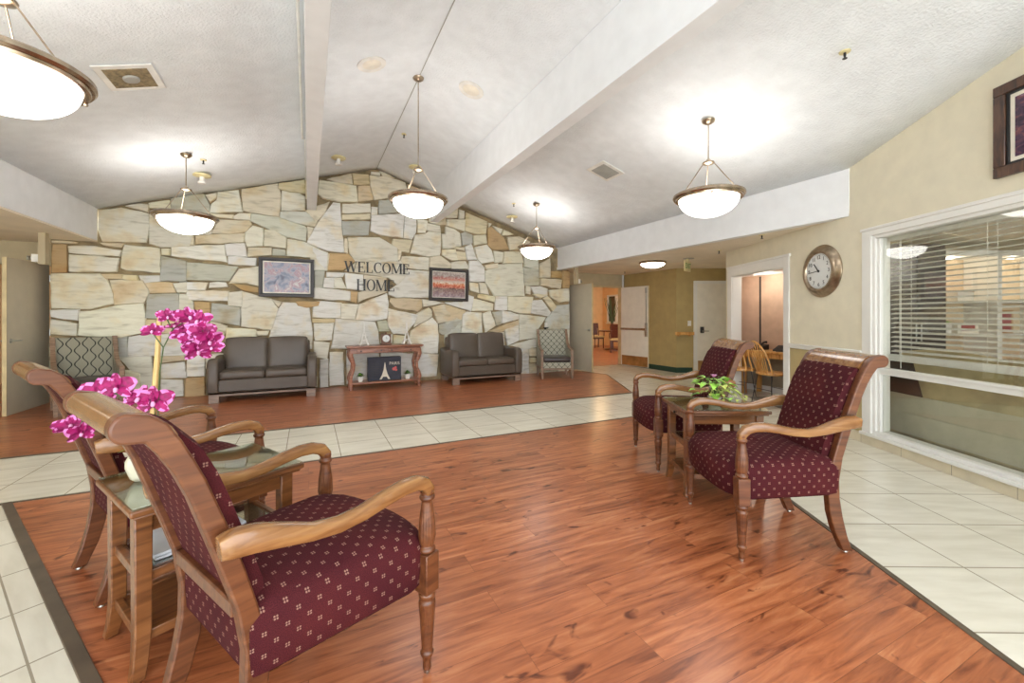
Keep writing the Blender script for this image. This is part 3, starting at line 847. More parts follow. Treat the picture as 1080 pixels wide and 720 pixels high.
# office window in the right wall
mb = MB()
mb.box(-.02, 0, 4.18, 4.29, .10, 2.175); mb.box(-.02, 0, .8, 4.18, 2.10, 2.175); mb.box(-.05, .0, .8, 4.29, .095, .125); mb.box(-.03, 0, .8, 4.30, 2.155, 2.185)
mb.box(0, .15, 4.15, 4.2, .12, 2.11); mb.box(0, .15, .9, 4.15, 2.07, 2.11); mb.box(0, .15, .9, 4.15, .12, .155)
mb.box(.02, .10, 4.12, 4.15, .155, 2.07)
W = on_wall(struct(mb.build('window_1', 'trim', bevel=.005), 'large interior office window with white casing'))
mb = MB(); mb.box(.02, .08, .9, 4.12, .725, .79); mb.box(.005, .03, .9, 4.12, .77, .79); mb.build('window_rail', 'trim', W, bevel=.004)
mb = MB(); mb.box(.05, .056, .9, 4.12, .155, .73); mb.box(.05, .056, .9, 4.12, .79, 2.07); mb.build('pane', 'glass', W, smooth=0)

# office
mb = MB(); mb.box(3.77, 8.6, -4, 6.7, -.01, .003); camobj(struct(mb.build('floor', 'carpet', smooth=0), 'grey carpet of the office'))
mb = MB(); mb.box(3.74, 5.0, 5.30, 5.38, 0, 2.385); mb.box(4.92, 5.0, 5.30, 6.62, 0, 2.385); mb.box(5.0, 8.6, 6.5, 6.62, 0, 2.385); mb.box(8.5, 8.6, -4, 6.5, 0, 2.385)
camobj(struct(mb.build('wall_office', 'beigewall', smooth=0), 'cream office wall'))

# ------------------------------------------------------------------ burgundy armchairs
FRONT_Y = .333
def armchair():
    t = thing('armchair', '', 'chair')
    # seat
    out = [(-.236, -.262), (-.236, .262)] + [(-.26 + .53*i/6, .262 + .075*i/6) for i in range(1, 7)]
    out += [(.318, .325), (.345, .28)] + [(.345 + .055*math.cos(a)-.0, .28*math.sin(a)) for a in [R(d) for d in (60, 40, 20, 0, -20, -40, -60)]]
    out += [(.345, -.28), (.318, -.325)] + [(.27 - .53*i/6, -.337 + .075*i/6) for i in range(0, 6)]
    cx = .05; rs = []
    for z, k, drop in ((.318, .955, 0), (.33, .985, 0), (.40, 1.0, 0), (.455, 1.0, 0), (.487, .975, 1), (.510, .92, 1), (.525, .82, 1), (.538, .6, 1), (.545, .3, 1), (.547, .06, 1)):
        rs.append([((x-cx)*k+cx, y*k, z - drop*.012*max(0, (x-.1)/.3)) for x, y in out])
    MB().rings(rs).build('seat', 'fabric', t, uv=True, smooth=60)
    # back pad follows the raked posts
    prof = [(-.180, .46), (-.203, .55), (-.230, .64), (-.260, .73), (-.286, .81), (-.314, .885), (-.344, .945), (-.375, 1.0)]
    rs = []
    for i, (x, z) in enumerate(prof):
        a = Vector(prof[max(0, i-1)]); b = Vector(prof[min(7, i+1)]); d = (b-a).normalized(); nx, nz = d.y, -d.x
        th = .022 if 0 < i < 7 else .008
        sec = []
        for k in range(11):
            y = -.212 + .424*k/10; bul = th + .018*(1-(y/.212)**2); sec.append((x+nx*bul, y, z+nz*bul))
        for k in range(11):
            y = .212 - .424*k/10; sec.append((x-nx*.045, y, z-nz*.045))
        rs.append(sec)
    MB().rings(rs).build('back_cushion', 'fabric', t, uv=True, smooth=50)
    # raked sabre posts with scrolled tops
    P = [(-.315, .012), (-.285, .10), (-.262, .20), (-.246, .30), (-.244, .40), (-.262, .52), (-.298, .64), (-.333, .75), (-.366, .853), (-.396, .925), (-.424, .975), (-.448, 1.008)]
    P += [(-.478+.031*math.sin(R(a)), 1.046+.034*math.cos(R(a))) for a in range(-165, 11, 15)]
    P += [(-.440, 1.070), (-.408, 1.047), (-.380, 1.0), (-.354, .945), (-.330, .89), (-.302, .81), (-.274, .73), (-.244, .63), (-.213, .52), (-.190, .42), (-.181, .34), (-.190, .22), (-.216, .12), (-.262, .012)]
    for sgn in (-1, 1):
        y = sgn*.237; p = MB().prism(P, y-.022, y+.022, 'y').build('rear_post', 'chairwood', t, bevel=.006)
        MB().lathe([(.012, 0), (.014, .004), (.012, .012)], 12, (-.288, y, 0)).build('glide', 'steel', p)
    # rolled crest rail
    P = [(-.376, 1.006), (-.388, 1.028), (-.412, 1.052), (-.442, 1.071)] + [(-.478+.029*math.sin(R(a)), 1.046+.032*math.cos(R(a))) for a in range(-10, -171, -16)] + [(-.452, 1.016), (-.43, .998), (-.408, .975)]
    MB().prism(P, -.213, .213, 'y').build('crest_rail', 'chairwood2', t, smooth=50)
    MB().box(-.262, -.228, -.213, .213, .488, .532).build('back_rail', 'chairwood', t, bevel=.005)
    # front legs: turned and fluted, square block at seat height
    prof = [(.011, .012), (.016, .018), (.014, .045), (.019, .062), (.0245, .068), (.0245, .078), (.019, .085), (.0215, .095), (.0305, .24), (.031, .262), (.024, .272), (.031, .282), (.031, .292), (.024, .30)]
    up = [(.024, .438), (.031, .446), (.031, .455), (.023, .464), (.029, .474), (.033, .50), (.031, .55), (.024, .60), (.020, .625), (.028, .632), (.028, .642), (.02, .648), (.025, .658), (.024, .672)]
    for sgn in (-1, 1):
        y = sgn*FRONT_Y; mb = MB()
        mb.lathe(prof, 28, (.325, y, 0), flute=lambda z: .09 < z < .25); mb.box(.294, .356, y-.031, y+.031, .298, .44)
        mb.lathe(up, 28, (.325, y, 0), flute=lambda z: .47 < z < .61)
        l = mb.build('front_leg', 'chairwood', t, bevel=.004)
        MB().lathe([(.010, 0), (.011, .004), (.010, .013)], 12, (.325, y, 0)).build('glide', 'steel', l)
    # swept arms curling down over the front legs
    path = [(-.318, .290, .724), (-.29, .293, .727), (-.24, .301, .722), (-.17, .310, .704), (-.10, .318, .684), (-.02, .324, .674), (.06, .330, .681), (.14, .335, .698), (.21, .337, .708), (.265, .337, .706), (.305, .336, .692), (.326, .335, .665), (.33, .334, .640)]
    ww = [.050, .060, .062, .058, .052, .05, .05, .05, .05, .05, .048, .044, .036]; hh = [.056, .070, .070, .060, .047, .043, .043, .045, .047, .049, .050, .046, .036]
    for sgn in (-1, 1):
        MB().sweep([(x, y*sgn, z) for x, y, z in path], ww, hh, rnd=.3).build('arm', 'chairwood2', t, smooth=60, bevel=.002)
    return t
GC = 'burgundy armchairs with carved arms'
A1 = armchair(); A1.location = (-.057, 1.637, .006); A1.rotation_euler = (0, 0, R(28.5)); A1['group'] = GC
A1['label'] = 'burgundy armchair with swept wooden arms, nearest of all in the left foreground'
dup(A1, 'burgundy armchair partly hidden behind the nearest one, beyond the left side table with orchid', (-.69, 2.82, .006), R(28.5), GC)
dup(A1, 'burgundy armchair at right whose rolled back stands before the white framed office window', (2.50, 1.60, .006), R(153), GC)
dup(A1, 'burgundy armchair farther away at right, beyond the side table with green plant', (3.052, 2.732, .006), R(153), GC)

# ------------------------------------------------------------------ side tables
def side_table(drawer):
    t = thing('side_table', '', 'table')
    hx, hy = .30, .25
    MB().box(-hx, hx, -hy, hy, .603, .627).box(-hx+.012, hx-.012, -hy+.012, hy-.012, .59, .603).build('tabletop', 'tablewood', t, bevel=.006)
    MB().box(-hx+.008, hx-.008, -hy+.008, hy-.008, .628, .634).build('glass_top', 'tableglass', t, bevel=.001)
    for sx in (-1, 1):
        for sy in (-1, 1):
            x, y = sx*(hx-.05), sy*(hy-.087); rs = []
            for z, w, d, f in ((.004, .042, .040, .018), (.06, .044, .046, .008), (.16, .048, .054, 0), (.59, .052, .058, 0)):
                rs.append([(x+sx*f+a*w/2, y+sy*f+b*d/2, z) for a, b in ((-1,-1),(1,-1),(1,1),(-1,1))])
            l = MB().rings(rs).build('leg', 'tablewood', t, bevel=.004)
            MB().lathe([(.011, 0), (.011, .005)], 10, (x+sx*.02, y+sy*.02, 0)).build('glide', 'steel', l)
    mb = MB(); y = hy-.087; x = hx-.05
    for sy in (-1, 1): mb.box(-x, x, sy*y-.012, sy*y+.012, .515, .591)
    for sx in (-1, 1): mb.box(sx*x-.012, sx*x+.012, -y, y, .54, .591)
    mb.build('apron', 'tablewood', t, bevel=.003)
    for z in (.36, .145):
        mb = MB(); mb.box(-x, x, -y, y, z-.006, z+.006)
        for sy in (-1, 1): mb.box(-x, x, sy*y-.014, sy*y+.014, z-.022, z+.014)
        for sx in (-1, 1): mb.box(sx*x-.012, sx*x+.012, -y, y, z-.022, z+.014)
        s = mb.build('shelf', 'tablewood', t, bevel=.003)
        if z > .3: MB().box(-x+.02, x-.02, -y+.016, y-.016, z+.0065, z+.011).build('shelf_glass', 'tableglass', s)
    if drawer:
        d = MB().box(x+.006, x+.022, -y+.035, y-.035, .545, .585).build('drawer', 'tablewood', t, bevel=.003)
        MB().lathe([(.004, 0), (.004, .012), (.011, .016), (.011, .022), (.004, .026)], 14, (x+.02, 0, .565), axis='x').build('knob', 'black', d)
    return t
T1 = side_table(False); T1.location = (-.398, 2.195, .006); T1.rotation_euler = (0, 0, R(28.5)); T1['group'] = 'side tables between the burgundy armchairs'
T1['label'] = 'wooden side table with glass top between the two left burgundy armchairs, holding the orchid'
T2 = side_table(True); T2.location = (2.758, 2.180, .006); T2.rotation_euler = (0, 0, R(153)); T2['group'] = 'side tables between the burgundy armchairs'
T2['label'] = 'wooden side table with small drawer between the two right burgundy armchairs, holding the green plant'
def tl(t, x, y, z):
    a = t.rotation_euler[2]; return (t.location[0]+x*math.cos(a)-y*math.sin(a), t.location[1]+x*math.sin(a)+y*math.cos(a), z)
# white magazines on the middle shelf of the left table
for i in range(2):
    mb = MB(); mb.obox((0, 0, .006), (.32, .24, .011)); o = mb.build('magazine', 'paper', None, bevel=.002)
    o.location = tl(T1, -.04-.01*i, .0+.004*i, .379+.013*i); o.rotation_euler = (0, 0, R(28.5+2*i))
    tag(o, ['white magazine at the bottom of the pile on the shelf under the orchid table', 'white magazine lying on top of the pile on the shelf under the orchid table'][i], 'magazine', 'magazines under the left side table')

# ------------------------------------------------------------------ orchid
def flower(r, rs):
    """five rounded petals with pale margins and a white lip, facing +z"""
    mb = MB()
    def petal(a, ln, w, tilt):
        n = 6; grid = []
        for i in range(n+1):
            u = i/n; ww = w*math.sin(math.pi*(.08+.86*u))**.6
            grid.append([(u*ln, (j/4-.5)*2*ww, tilt*u*u*ln + .10*ln*abs(j/4-.5)**2*4 + rs.uniform(-.03, .03)*ln) for j in range(5)])
        T = Matrix.Rotation(a, 4, 'Z')
        vs = [T @ Vector(p) for g in grid for p in g]
        for i in range(n):
            for j in range(4):
                edge = j in (0, 3) and i > 2 or i == n-1
                mb.add([vs[i*5+j], vs[(i+1)*5+j], vs[(i+1)*5+j+1], vs[i*5+j+1]], [(0,1,2,3)], 1 if edge and rs.random() < .6 else 0)
    for k in range(3): petal(R(90+120*k), r*1.0, r*.30, .12)
    for a in (R(25), R(155)): petal(a, r*1.15, r*.52, -.10)
    mb.cushion((0, -r*.12, r*.16), (r*.2, r*.34, r*.2), r*.08, r*.03, 3, 2)
    mb.cushion((0, r*.1, r*.14), (r*.16, r*.16, r*.2), r*.06, r*.02, 2, 0)
    return mb
def orchid(loc):
    rs = random.Random(11)
    t = thing('potted_orchid', 'magenta orchid tied to a bamboo pole in a pale pot on the left side table', 'plant', loc)
    sq = lambda w, z: [(a*w, b*w, z) for a, b in ((-1,-.8),(-.8,-1),(.8,-1),(1,-.8),(1,.8),(.8,1),(-.8,1),(-1,.8))]
    MB().rings([sq(.038, 0), sq(.05, .015), sq(.062, .06), sq(.062, .085), sq(.05, .115), sq(.055, .125), sq(.046, .125), sq(.042, .10)]).build('pot', 'pot', t, bevel=.002, smooth=50)
    MB().tube([(.0, 0, .08), (.012, .012, .30), (.022, .02, .50), (.028, .026, .665)], [.0105, .0105, .0095, .0085], 10).build('bamboo_pole', 'bamboo', t)
    return t, rs
OL = (-.585, 2.180, .641)
OT, rs_ = orchid(OL)
camdir = Vector((-OL[0], -OL[1], .6)).normalized()
fl_ = [(.065,-.023,.693,.030),(.144,-.062,.689,.042),(.179,-.079,.673,.042),(.010,.001,.629,.032),(.094,-.041,.650,.030),(.119,-.05,.617,.036),(.19,-.084,.625,.042),(.158,-.071,.586,.040),(.217,-.095,.588,.044),(.177,-.076,.545,.044),(.229,-.104,.556,.034),
       (-.185,.098,.366,.050),(-.120,.066,.385,.052),(-.036,.022,.335,.052),(.018,-.001,.325,.056),(-.292,.152,.205,.046),(-.256,.134,.180,.040)]
for i, (x, y, z, r) in enumerate(fl_):
    o = flower(r*1.18, rs_).build('flower', ['magenta', 'petaledge', 'petalwhite'], OT, smooth=70)
    d = (camdir*1.0 + Vector((rs_.uniform(-.8, .8), rs_.uniform(-.6, .6), rs_.uniform(-.5, .9)))).normalized()
    q = d.to_track_quat('Z', 'Y'); o.rotation_mode = 'QUATERNION'; o.rotation_quaternion = q; o.location = (x, y, z*.945 if z > .3 else z)
for pts in ([(.02,.015,.05),(.03,-.002,.30),(.036,-.008,.45),(.05,-.015,.56),(.085,-.03,.64),(.13,-.052,.675),(.175,-.075,.665),(.205,-.088,.615),(.21,-.09,.56)],
            [(0,.01,.05),(-.03,.02,.20),(-.05,.03,.28),(-.09,.05,.345),(-.14,.075,.365),(-.20,.105,.345),(-.24,.125,.26),(-.270,.142,.19)],
            [(.01,.02,.05),(.02,.01,.2),(.015,.003,.31)], [(.085,-.03,.64),(.07,-.025,.665),(.062,-.022,.69)], [(.05,-.015,.56),(.025,-.005,.60),(.012,.0,.625)]):
    MB().tube([(p[0], p[1], p[2]*.945) for p in pts], .0026, 6).build('flower_stem', 'stem', OT)
def leafmesh(mb, base, d, ln, w, mi=0, droop=.3, heart=True):
    d = Vector(d).normalized(); s = d.cross(Vector((0,0,1)))
    if s.length < .1: s = Vector((1,0,0))
    s.normalize(); u = s.cross(d); n = 5; vs = []
    for i in range(n+1):
        t = i/n; ww = w*(math.sin(math.pi*(.18+.80*t)) if heart else math.sin(math.pi*(.05+.9*t)))
        c = Vector(base) + d*ln*t - Vector((0,0,1))*droop*ln*t*t
        vs += [c - s*ww + u*ww*.35, c, c + s*ww + u*ww*.35]
    for i in range(n):
        for j in range(2): mb.add([vs[i*3+j], vs[i*3+j+1], vs[(i+1)*3+j+1], vs[(i+1)*3+j]], [(0,1,2,3)], mi)
for i, (a, ln) in enumerate(((20, .11), (95, .10), (170, .12), (250, .11), (320, .12))):
    mb = MB(); leafmesh(mb, (0, 0, .11), (math.cos(R(a)), math.sin(R(a)), .55), ln, .022, 0, .5, False); mb.build('leaf', 'leafdark' if i % 2 else 'leaf', OT)

# green plant on the right table
PL = thing('potted_plant', 'leafy green trailing plant with a pale flower on the right side table', 'plant', tl(T2, .0, .03, .6405))
MB().lathe([(.03, 0), (.036, .004), (.048, .05), (.05, .055), (.045, .055), (.04, .03), (.001, .03)], 20, cap=False).build('pot', 'pot', PL)
rp = random.Random(5)
for i in range(34):
    a = rp.uniform(0, 6.28); h = rp.uniform(.03, .16); rr = rp.uniform(.03, .15)*(1.1-h*2)
    b = (rr*math.cos(a), rr*math.sin(a), .03+h); mb = MB()
    MBt = MB().tube([(0, 0, .03), (b[0]*.5, b[1]*.5, .05+h), b], .0016, 5)
    MBt.build('stem', 'stem', PL)
    leafmesh(mb, b, (math.cos(a+rp.uniform(-.6, .6)), math.sin(a+rp.uniform(-.6, .6)), rp.uniform(-.2, .5)), rp.uniform(.045, .075), rp.uniform(.022, .034), 0, .45)
    mb.build('leaf', ('leaf', 'leaf', 'leafvar')[i % 3], PL, smooth=70)
for k in range(8):
    a = R(-150+k*28); mb = MB(); MB().tube([(0, 0, .04), (.08*math.cos(a), .08*math.sin(a), .12), (.16*math.cos(a), .16*math.sin(a), .10), (.21*math.cos(a), .21*math.sin(a), .03)], .0018, 5).build('stem', 'leafvar', PL)
    for j in range(3):
        mb = MB(); r_ = .11+.045*j; leafmesh(mb, (r_*math.cos(a), r_*math.sin(a), .125-.03*j), (math.cos(a+1-j), math.sin(a+1-j), .1), .038, .013)
        mb.build('leaf', 'leafvar', PL, smooth=70)
mb = MB()
for k in range(6): leafmesh(mb, (-.005, .0, .20), (math.cos(k*1.05), math.sin(k*1.05), .9), .032, .014, 0, .1)
mb.build('flower', 'petalwhite', PL); MB().tube([(0, 0, .04), (-.004, 0, .13), (-.005, 0, .205)], .0022, 6).build('flower_stem', 'stem', PL)

# ------------------------------------------------------------------ leather loveseats
def loveseat():
    t = thing('loveseat', '', 'sofa')   # front faces -y, origin front centre on the floor
    W_, D = 1.46, .84
    MB().box(-W_/2+.02, W_/2-.02, .03, D-.02, .125, .155).box(-W_/2+.02, W_/2-.02, .03, .07, .10, .155).build('base_rail', 'sofawood', t, bevel=.004)
    for sx in (-1, 1):
        for y in (.03, D-.11): x = sx*(W_/2-.085); MB().prism([(x-.065, .0), (x+.065, .0), (x+.065, .105), (x-.065, .105)], y, y+.08, 'y').build('leg', 'sofawood', t, bevel=.004)
    MB().box(-W_/2+.13, W_/2-.13, .055, D-.1, .155, .335).build('seat_base', 'leather', t, bevel=.012)
    P = [(0.015, .155), (.0, .30), (.0, .575), (.03, .625), (.09, .655), (.2, .655), (.5, .615), (.66, .66), (.80, .66), (.82, .6), (.82, .155)]
    for sx in (-1, 1):
        x0, x1 = (sx*W_/2, sx*(W_/2-.14)); x0, x1 = min(x0, x1), max(x0, x1); rs = []
        for x, k in ((x0, .955), (x0+.012, .985), (x0+.035, 1), (x1-.035, 1), (x1-.012, .985), (x1, .955)):
            rs.append([(x, .41+(y-.41)*(1-(1-k)*.6), .155+(z-.155)*k) for y, z in P])
        MB().rings(rs).build('armrest', 'leather', t, smooth=60, bevel=.01, segs=3)
    MB().prism([(.60, .155), (.83, .155), (.84, .86), (.70, .88)], -W_/2+.10, W_/2-.10, 'x').build('back_frame', 'leather', t, bevel=.025, segs=3)
    for sx in (-1, 1):
        c = sx*.298
        MB().cushion((c, .345, .395), (.592, .57, .125), .03, .010, 10).build('seat_cushion', 'leather', t, smooth=70)
        MB().cushion((c, .655, .67), (.592, .15, .53), .035, .018, 10, rot=Matrix.Rotation(R(-9), 4, 'X')).build('back_cushion', 'leather', t, smooth=70)
    return t
S1 = loveseat(); S1.location = (-.61, 7.42, .006); S1['group'] = 'taupe leather loveseats against the stone wall'
S1['label'] = 'taupe leather two seat sofa left of the console table, under the blue mauve picture'
dup(S1, 'taupe leather two seat sofa right of the console table, under the street cafe picture', (3.125, 7.42, .006))

# ------------------------------------------------------------------ patterned armchairs
def wing(fab):
    t = thing('patterned_armchair', '', 'chair')   # front faces -y
    w, h = .68, 1.0
    prof = [(.72, .20), (.76, .98), (.70, 1.0), (.66, 1.0), (.60, .86), (.52, .74), (.40, .655), (.22, .615), (.03, .60), (.0, .575), (.0, .20)]
    inner = [(.70, .24), (.715, .93), (.68, .95), (.575, .82), (.50, .70), (.38, .615), (.22, .575), (.05, .56), (.04, .24)]
    for sx in (-1, 1):
        a, b = sorted((sx*w/2, sx*(w/2-.055)))
        f = MB().prism(prof, a, b, 'x').build('side_frame', 'armwood', t, bevel=.008)
        MB().prism(inner, a-.004, b+.004, 'x').build('side_panel', fab, f, uv=True, bevel=.003)
    for sx in (-1, 1):
        for y in (.03, .68): x = sx*(w/2-.03); MB().rings([[(x+a*k, y+b*k, z) for a, b in ((-1,-1),(1,-1),(1,1),(-1,1))] for z, k in ((0, .019), (.21, .027))]).build('leg', 'armwood', t, bevel=.003)
    MB().box(-w/2+.05, w/2-.05, .005, .045, .185, .215).build('front_rail', 'armwood', t, bevel=.004)
    MB().box(-w/2+.05, w/2-.05, .015, .66, .215, .335).build('seat_base', fab, t, uv=True, bevel=.008)
    MB().cushion((0, .335, .385), (w-.115, .62, .105), .03, .012, 8).build('seat_cushion', 'leatherdark', t, smooth=70)
    rs = []
    for y, z, d in ((.56, .36, .13), (.60, .60, .12), (.645, .86, .09), (.665, .955, .07), (.675, .99, .05)):
        rs.append([(-w/2+.05, y, z), (-w/4, y-.018, z), (0, y-.024, z), (w/4, y-.018, z), (w/2-.05, y, z), (w/2-.05, y+d, z), (-w/2+.05, y+d, z)])
    MB().rings(rs).build('backrest', fab, t, uv=True, bevel=.008, smooth=50)
    return t
B1 = wing('trellisL'); B1.location = (-2.60, 7.42, .006); B1.rotation_euler = (0, 0, R(24))
tag(B1, 'wide armchair with wavy dark trellis fabric beside the open grey door on the left', 'chair')
B2 = wing('trellisR'); B2.location = (4.60, 7.30, .006); B2.rotation_euler = (0, 0, R(-22))
tag(B2, 'high backed armchair with small diamond trellis fabric at the right end of the stone wall', 'chair')
t = thing('wall_candle', 'white pillar candle on a dark wall bracket above the diamond patterned armchair', 'candle', (4.87, 8.255, 1.02))
MB().box(-.05, .05, -.07, .0, 0, .02).box(-.02, .02, -.02, .012, -.10, .0).build('bracket', 'black', t, bevel=.003)
MB().lathe([(.034, .02), (.034, .12), (.028, .125), (.004, .12)], 16, (0, -.035, 0)).build('candle', 'whitepot', t)

# ------------------------------------------------------------------ console table and what stands on it
t = thing('console_table', 'reddish carved console table with two drawers below the metal letters', 'table', (1.255, 7.68, .006))
MB().box(-.665, .665, 0, .40, .735, .765).box(-.645, .645, .015, .385, .722, .735).build('tabletop', 'consolewood', t, bevel=.007)
MB().box(-.61, .61, .03, .37, .635, .722).build('apron', 'consolewood', t, bevel=.004)
for sx in (-1, 1):
    d = MB().box(min(sx*.02, sx*.50), max(sx*.02, sx*.50), .018, .03, .65, .71).build('drawer', 'consolewood', t, bevel=.004)
    for k in (.09, .43): MB().lathe([(.005, 0), (.005, -.010), (.013, -.014), (.011, -.022), (.002, -.024)], 12, (sx*k, .018, .68), axis='y').build('knob', 'black', d)
for sx in (-1, 1):
    for y in (.06, .34):
        pts = [(sx*.585, y, .70), (sx*.60, y, .60), (sx*.575, y, .52), (sx*.545, y, .44), (sx*.555, y, .34), (sx*.59, y, .25), (sx*.605, y, .18), (sx*.59, y, .11), (sx*.595, y, .0)]
        MB().sweep(pts, [.055, .06, .06, .045, .04, .05, .055, .045, .05], [.085, .08, .075, .055, .05, .06, .07, .055, .065], rnd=.3).build('leg', 'consolewood', t, smooth=60)
MB().box(-.59, .59, .03, .37, .095, .125).build('shelf', 'consolewood', t, bevel=.006)
CX, CY, CZ = 1.255, 7.68, .006
def tower(loc, h, lab, grp):
    t = thing('tower_figurine', lab, 'figurine', loc, 0, grp); w = h*.17
    for a in (-1, 1):
        for b in (-1, 1):
            pts = [(a*w*k, b*w*k, h*z) for k, z in ((1, 0), (.78, .08), (.58, .18), (.42, .30), (.26, .42), (.16, .55), (.085, .70), (.03, .86))]
            MB().sweep(pts, [h*.055, h*.05, h*.042, h*.034, h*.028, h*.024, h*.02, h*.014], [h*.055, h*.05, h*.042, h*.034, h*.028, h*.024, h*.02, h*.014], rnd=.1).build('tower_leg', 'whitepot', t)
    mb = MB(); mb.box(-w*.75, w*.75, -w*.75, w*.75, h*.185, h*.215); mb.box(-w*.42, w*.42, -w*.42, w*.42, h*.375, h*.40); mb.box(-w*.14, w*.14, -w*.14, w*.14, h*.85, h*.87)
    mb.build('platform', 'whitepot', t, bevel=.001); MB().lathe([(h*.022, h*.5), (h*.014, h*.86), (h*.004, h)], 8).build('spire', 'whitepot', t)
    for k in range(4):
        a = R(90*k); c, s_ = math.cos(a), math.sin(a); pts = [( (c*x - s_*(-w*.86)), (s_*x + c*(-w*.86)), z) for x, z in [(w*.72*math.cos(R(q)), h*.05+h*.10*math.sin(R(q))) for q in range(0, 181, 20)]]
        MB().tube(pts, h*.010, 6).build('arch', 'whitepot', t)
tower((CX-.36, CY+.22, .777), .43, 'white lattice tower figurine on the console table, left of the small clock', 'white tower figurines')
tower((CX+.40, CY+.22, .777), .43, 'white lattice tower figurine on the console table, right of the small clock', 'white tower figurines')
t = thing('mantel_clock', 'small square brown clock standing on the console table between white towers', 'clock', (CX+.02, CY+.2, .772))
MB().box(-.10, .10, -.03, .03, 0, .03).box(-.085, .085, -.025, .025, .03, .20).lathe([(.022, .2), (.012, .215), (.016, .225), (.002, .235)], 12).build('case', 'chairwood', t, bevel=.006)
d = MB().lathe([(.065, 0), (.065, -.006), (.058, -.008), (.001, -.007)], 28, (0, -.025, .115), axis='y').build('dial', 'clockface', t)
MB().obox((0, -.035, .13), (.004, .002, .04)).obox((.014, -.035, .115), (.03, .002, .004)).build('hands', 'black', d)
def textmesh(mb_name, s, size, mat, parent, loc, rot, depth=.002, sx=1):
    cu = bpy.data.curves.new(mb_name, 'FONT'); cu.body = s; cu.size = size; cu.extrude = depth; cu.align_x = 'CENTER'; cu.align_y = 'CENTER'
    tmp = bpy.data.objects.new('tmp', cu); C.objects.link(tmp)
    dg = bpy.context.evaluated_depsgraph_get(); me = bpy.data.meshes.new_from_object(tmp.evaluated_get(dg)); bpy.data.objects.remove(tmp)
    me.materials.clear(); me.materials.append(M[mat]); me.name = mb_name
    o = bpy.data.objects.new(mb_name, me); C.objects.link(o); o.parent = parent; o.location = loc; o.rotation_euler = rot; o.scale = (sx, 1, 1); return o
# dark canvas box with a tower and the word PARIS
t = thing('canvas_sign', 'dark canvas block printed with a pale tower and PARIS, on the console shelf', 'sign', (CX-.01, CY+.13, .133))
MB().box(-.29, .29, 0, .13, 0, .42).build('canvas', 'canvas', t, bevel=.005)
P = [(-.055, .02), (-.035, .02), (-.018, .065), (.018, .065), (.035, .02), (.055, .02), (.030, .10), (.014, .19), (.006, .28), (.0, .335), (-.006, .28), (-.014, .19), (-.030, .10)]
MB().prism([(x*1.7-.0, z) for x, z in P], -.003, -.0005, 'y').build('tower_print', 'ink', t)
textmesh('lettering', 'PARIS', .075, 'ink', t, (.17, -.001, .30), (R(90), 0, 0), .001)
mb = MB()
for k in range(8): mb.box(-.24, -.12+.015*(k % 3), -.002, -.0005, .10+.03*k, .106+.03*k)
mb.build('small_print', 'darkgrey', t)
mb = MB()
for x, z, r in ((.16, .20, .03), (.19, .225, .022), (.20, .18, .022)): mb.lathe([(r, -.0005), (r, -.0025), (.001, -.003)], 14, (x, 0, z), axis='y')
mb.build('rose_print', 'rose', t)
def shelfplant(x, lab, seed):
    t = thing('potted_plant', lab, 'plant', (x, CY+.16, .132), 0, 'small plants on the console shelf'); rr = random.Random(seed)
    MB().rings([[(a*k, b*k, z) for a, b in ((-1,-1),(1,-1),(1,1),(-1,1))] for z, k in ((0, .034), (.085, .044), (.085, .038), (.07, .036))]).build('pot', 'whitepot', t, bevel=.003)
    mb = MB()
    for i in range(90):
        d = Vector((rr.gauss(0, 1), rr.gauss(0, 1), abs(rr.gauss(0, .9)))).normalized(); leafmesh(mb, d*.03+Vector((0, 0, .09)), d+Vector((0, 0, .2)), rr.uniform(.03, .06), .011, 0 if i % 3 else 1, .2)
    mb.build('foliage', ['leafdark', 'leaf'], t)
shelfplant(CX-.43, 'small bushy plant in a white pot, left of the dark canvas sign', 1)
shelfplant(CX+.40, 'small bushy plant in a white pot, right of the dark canvas sign', 2)

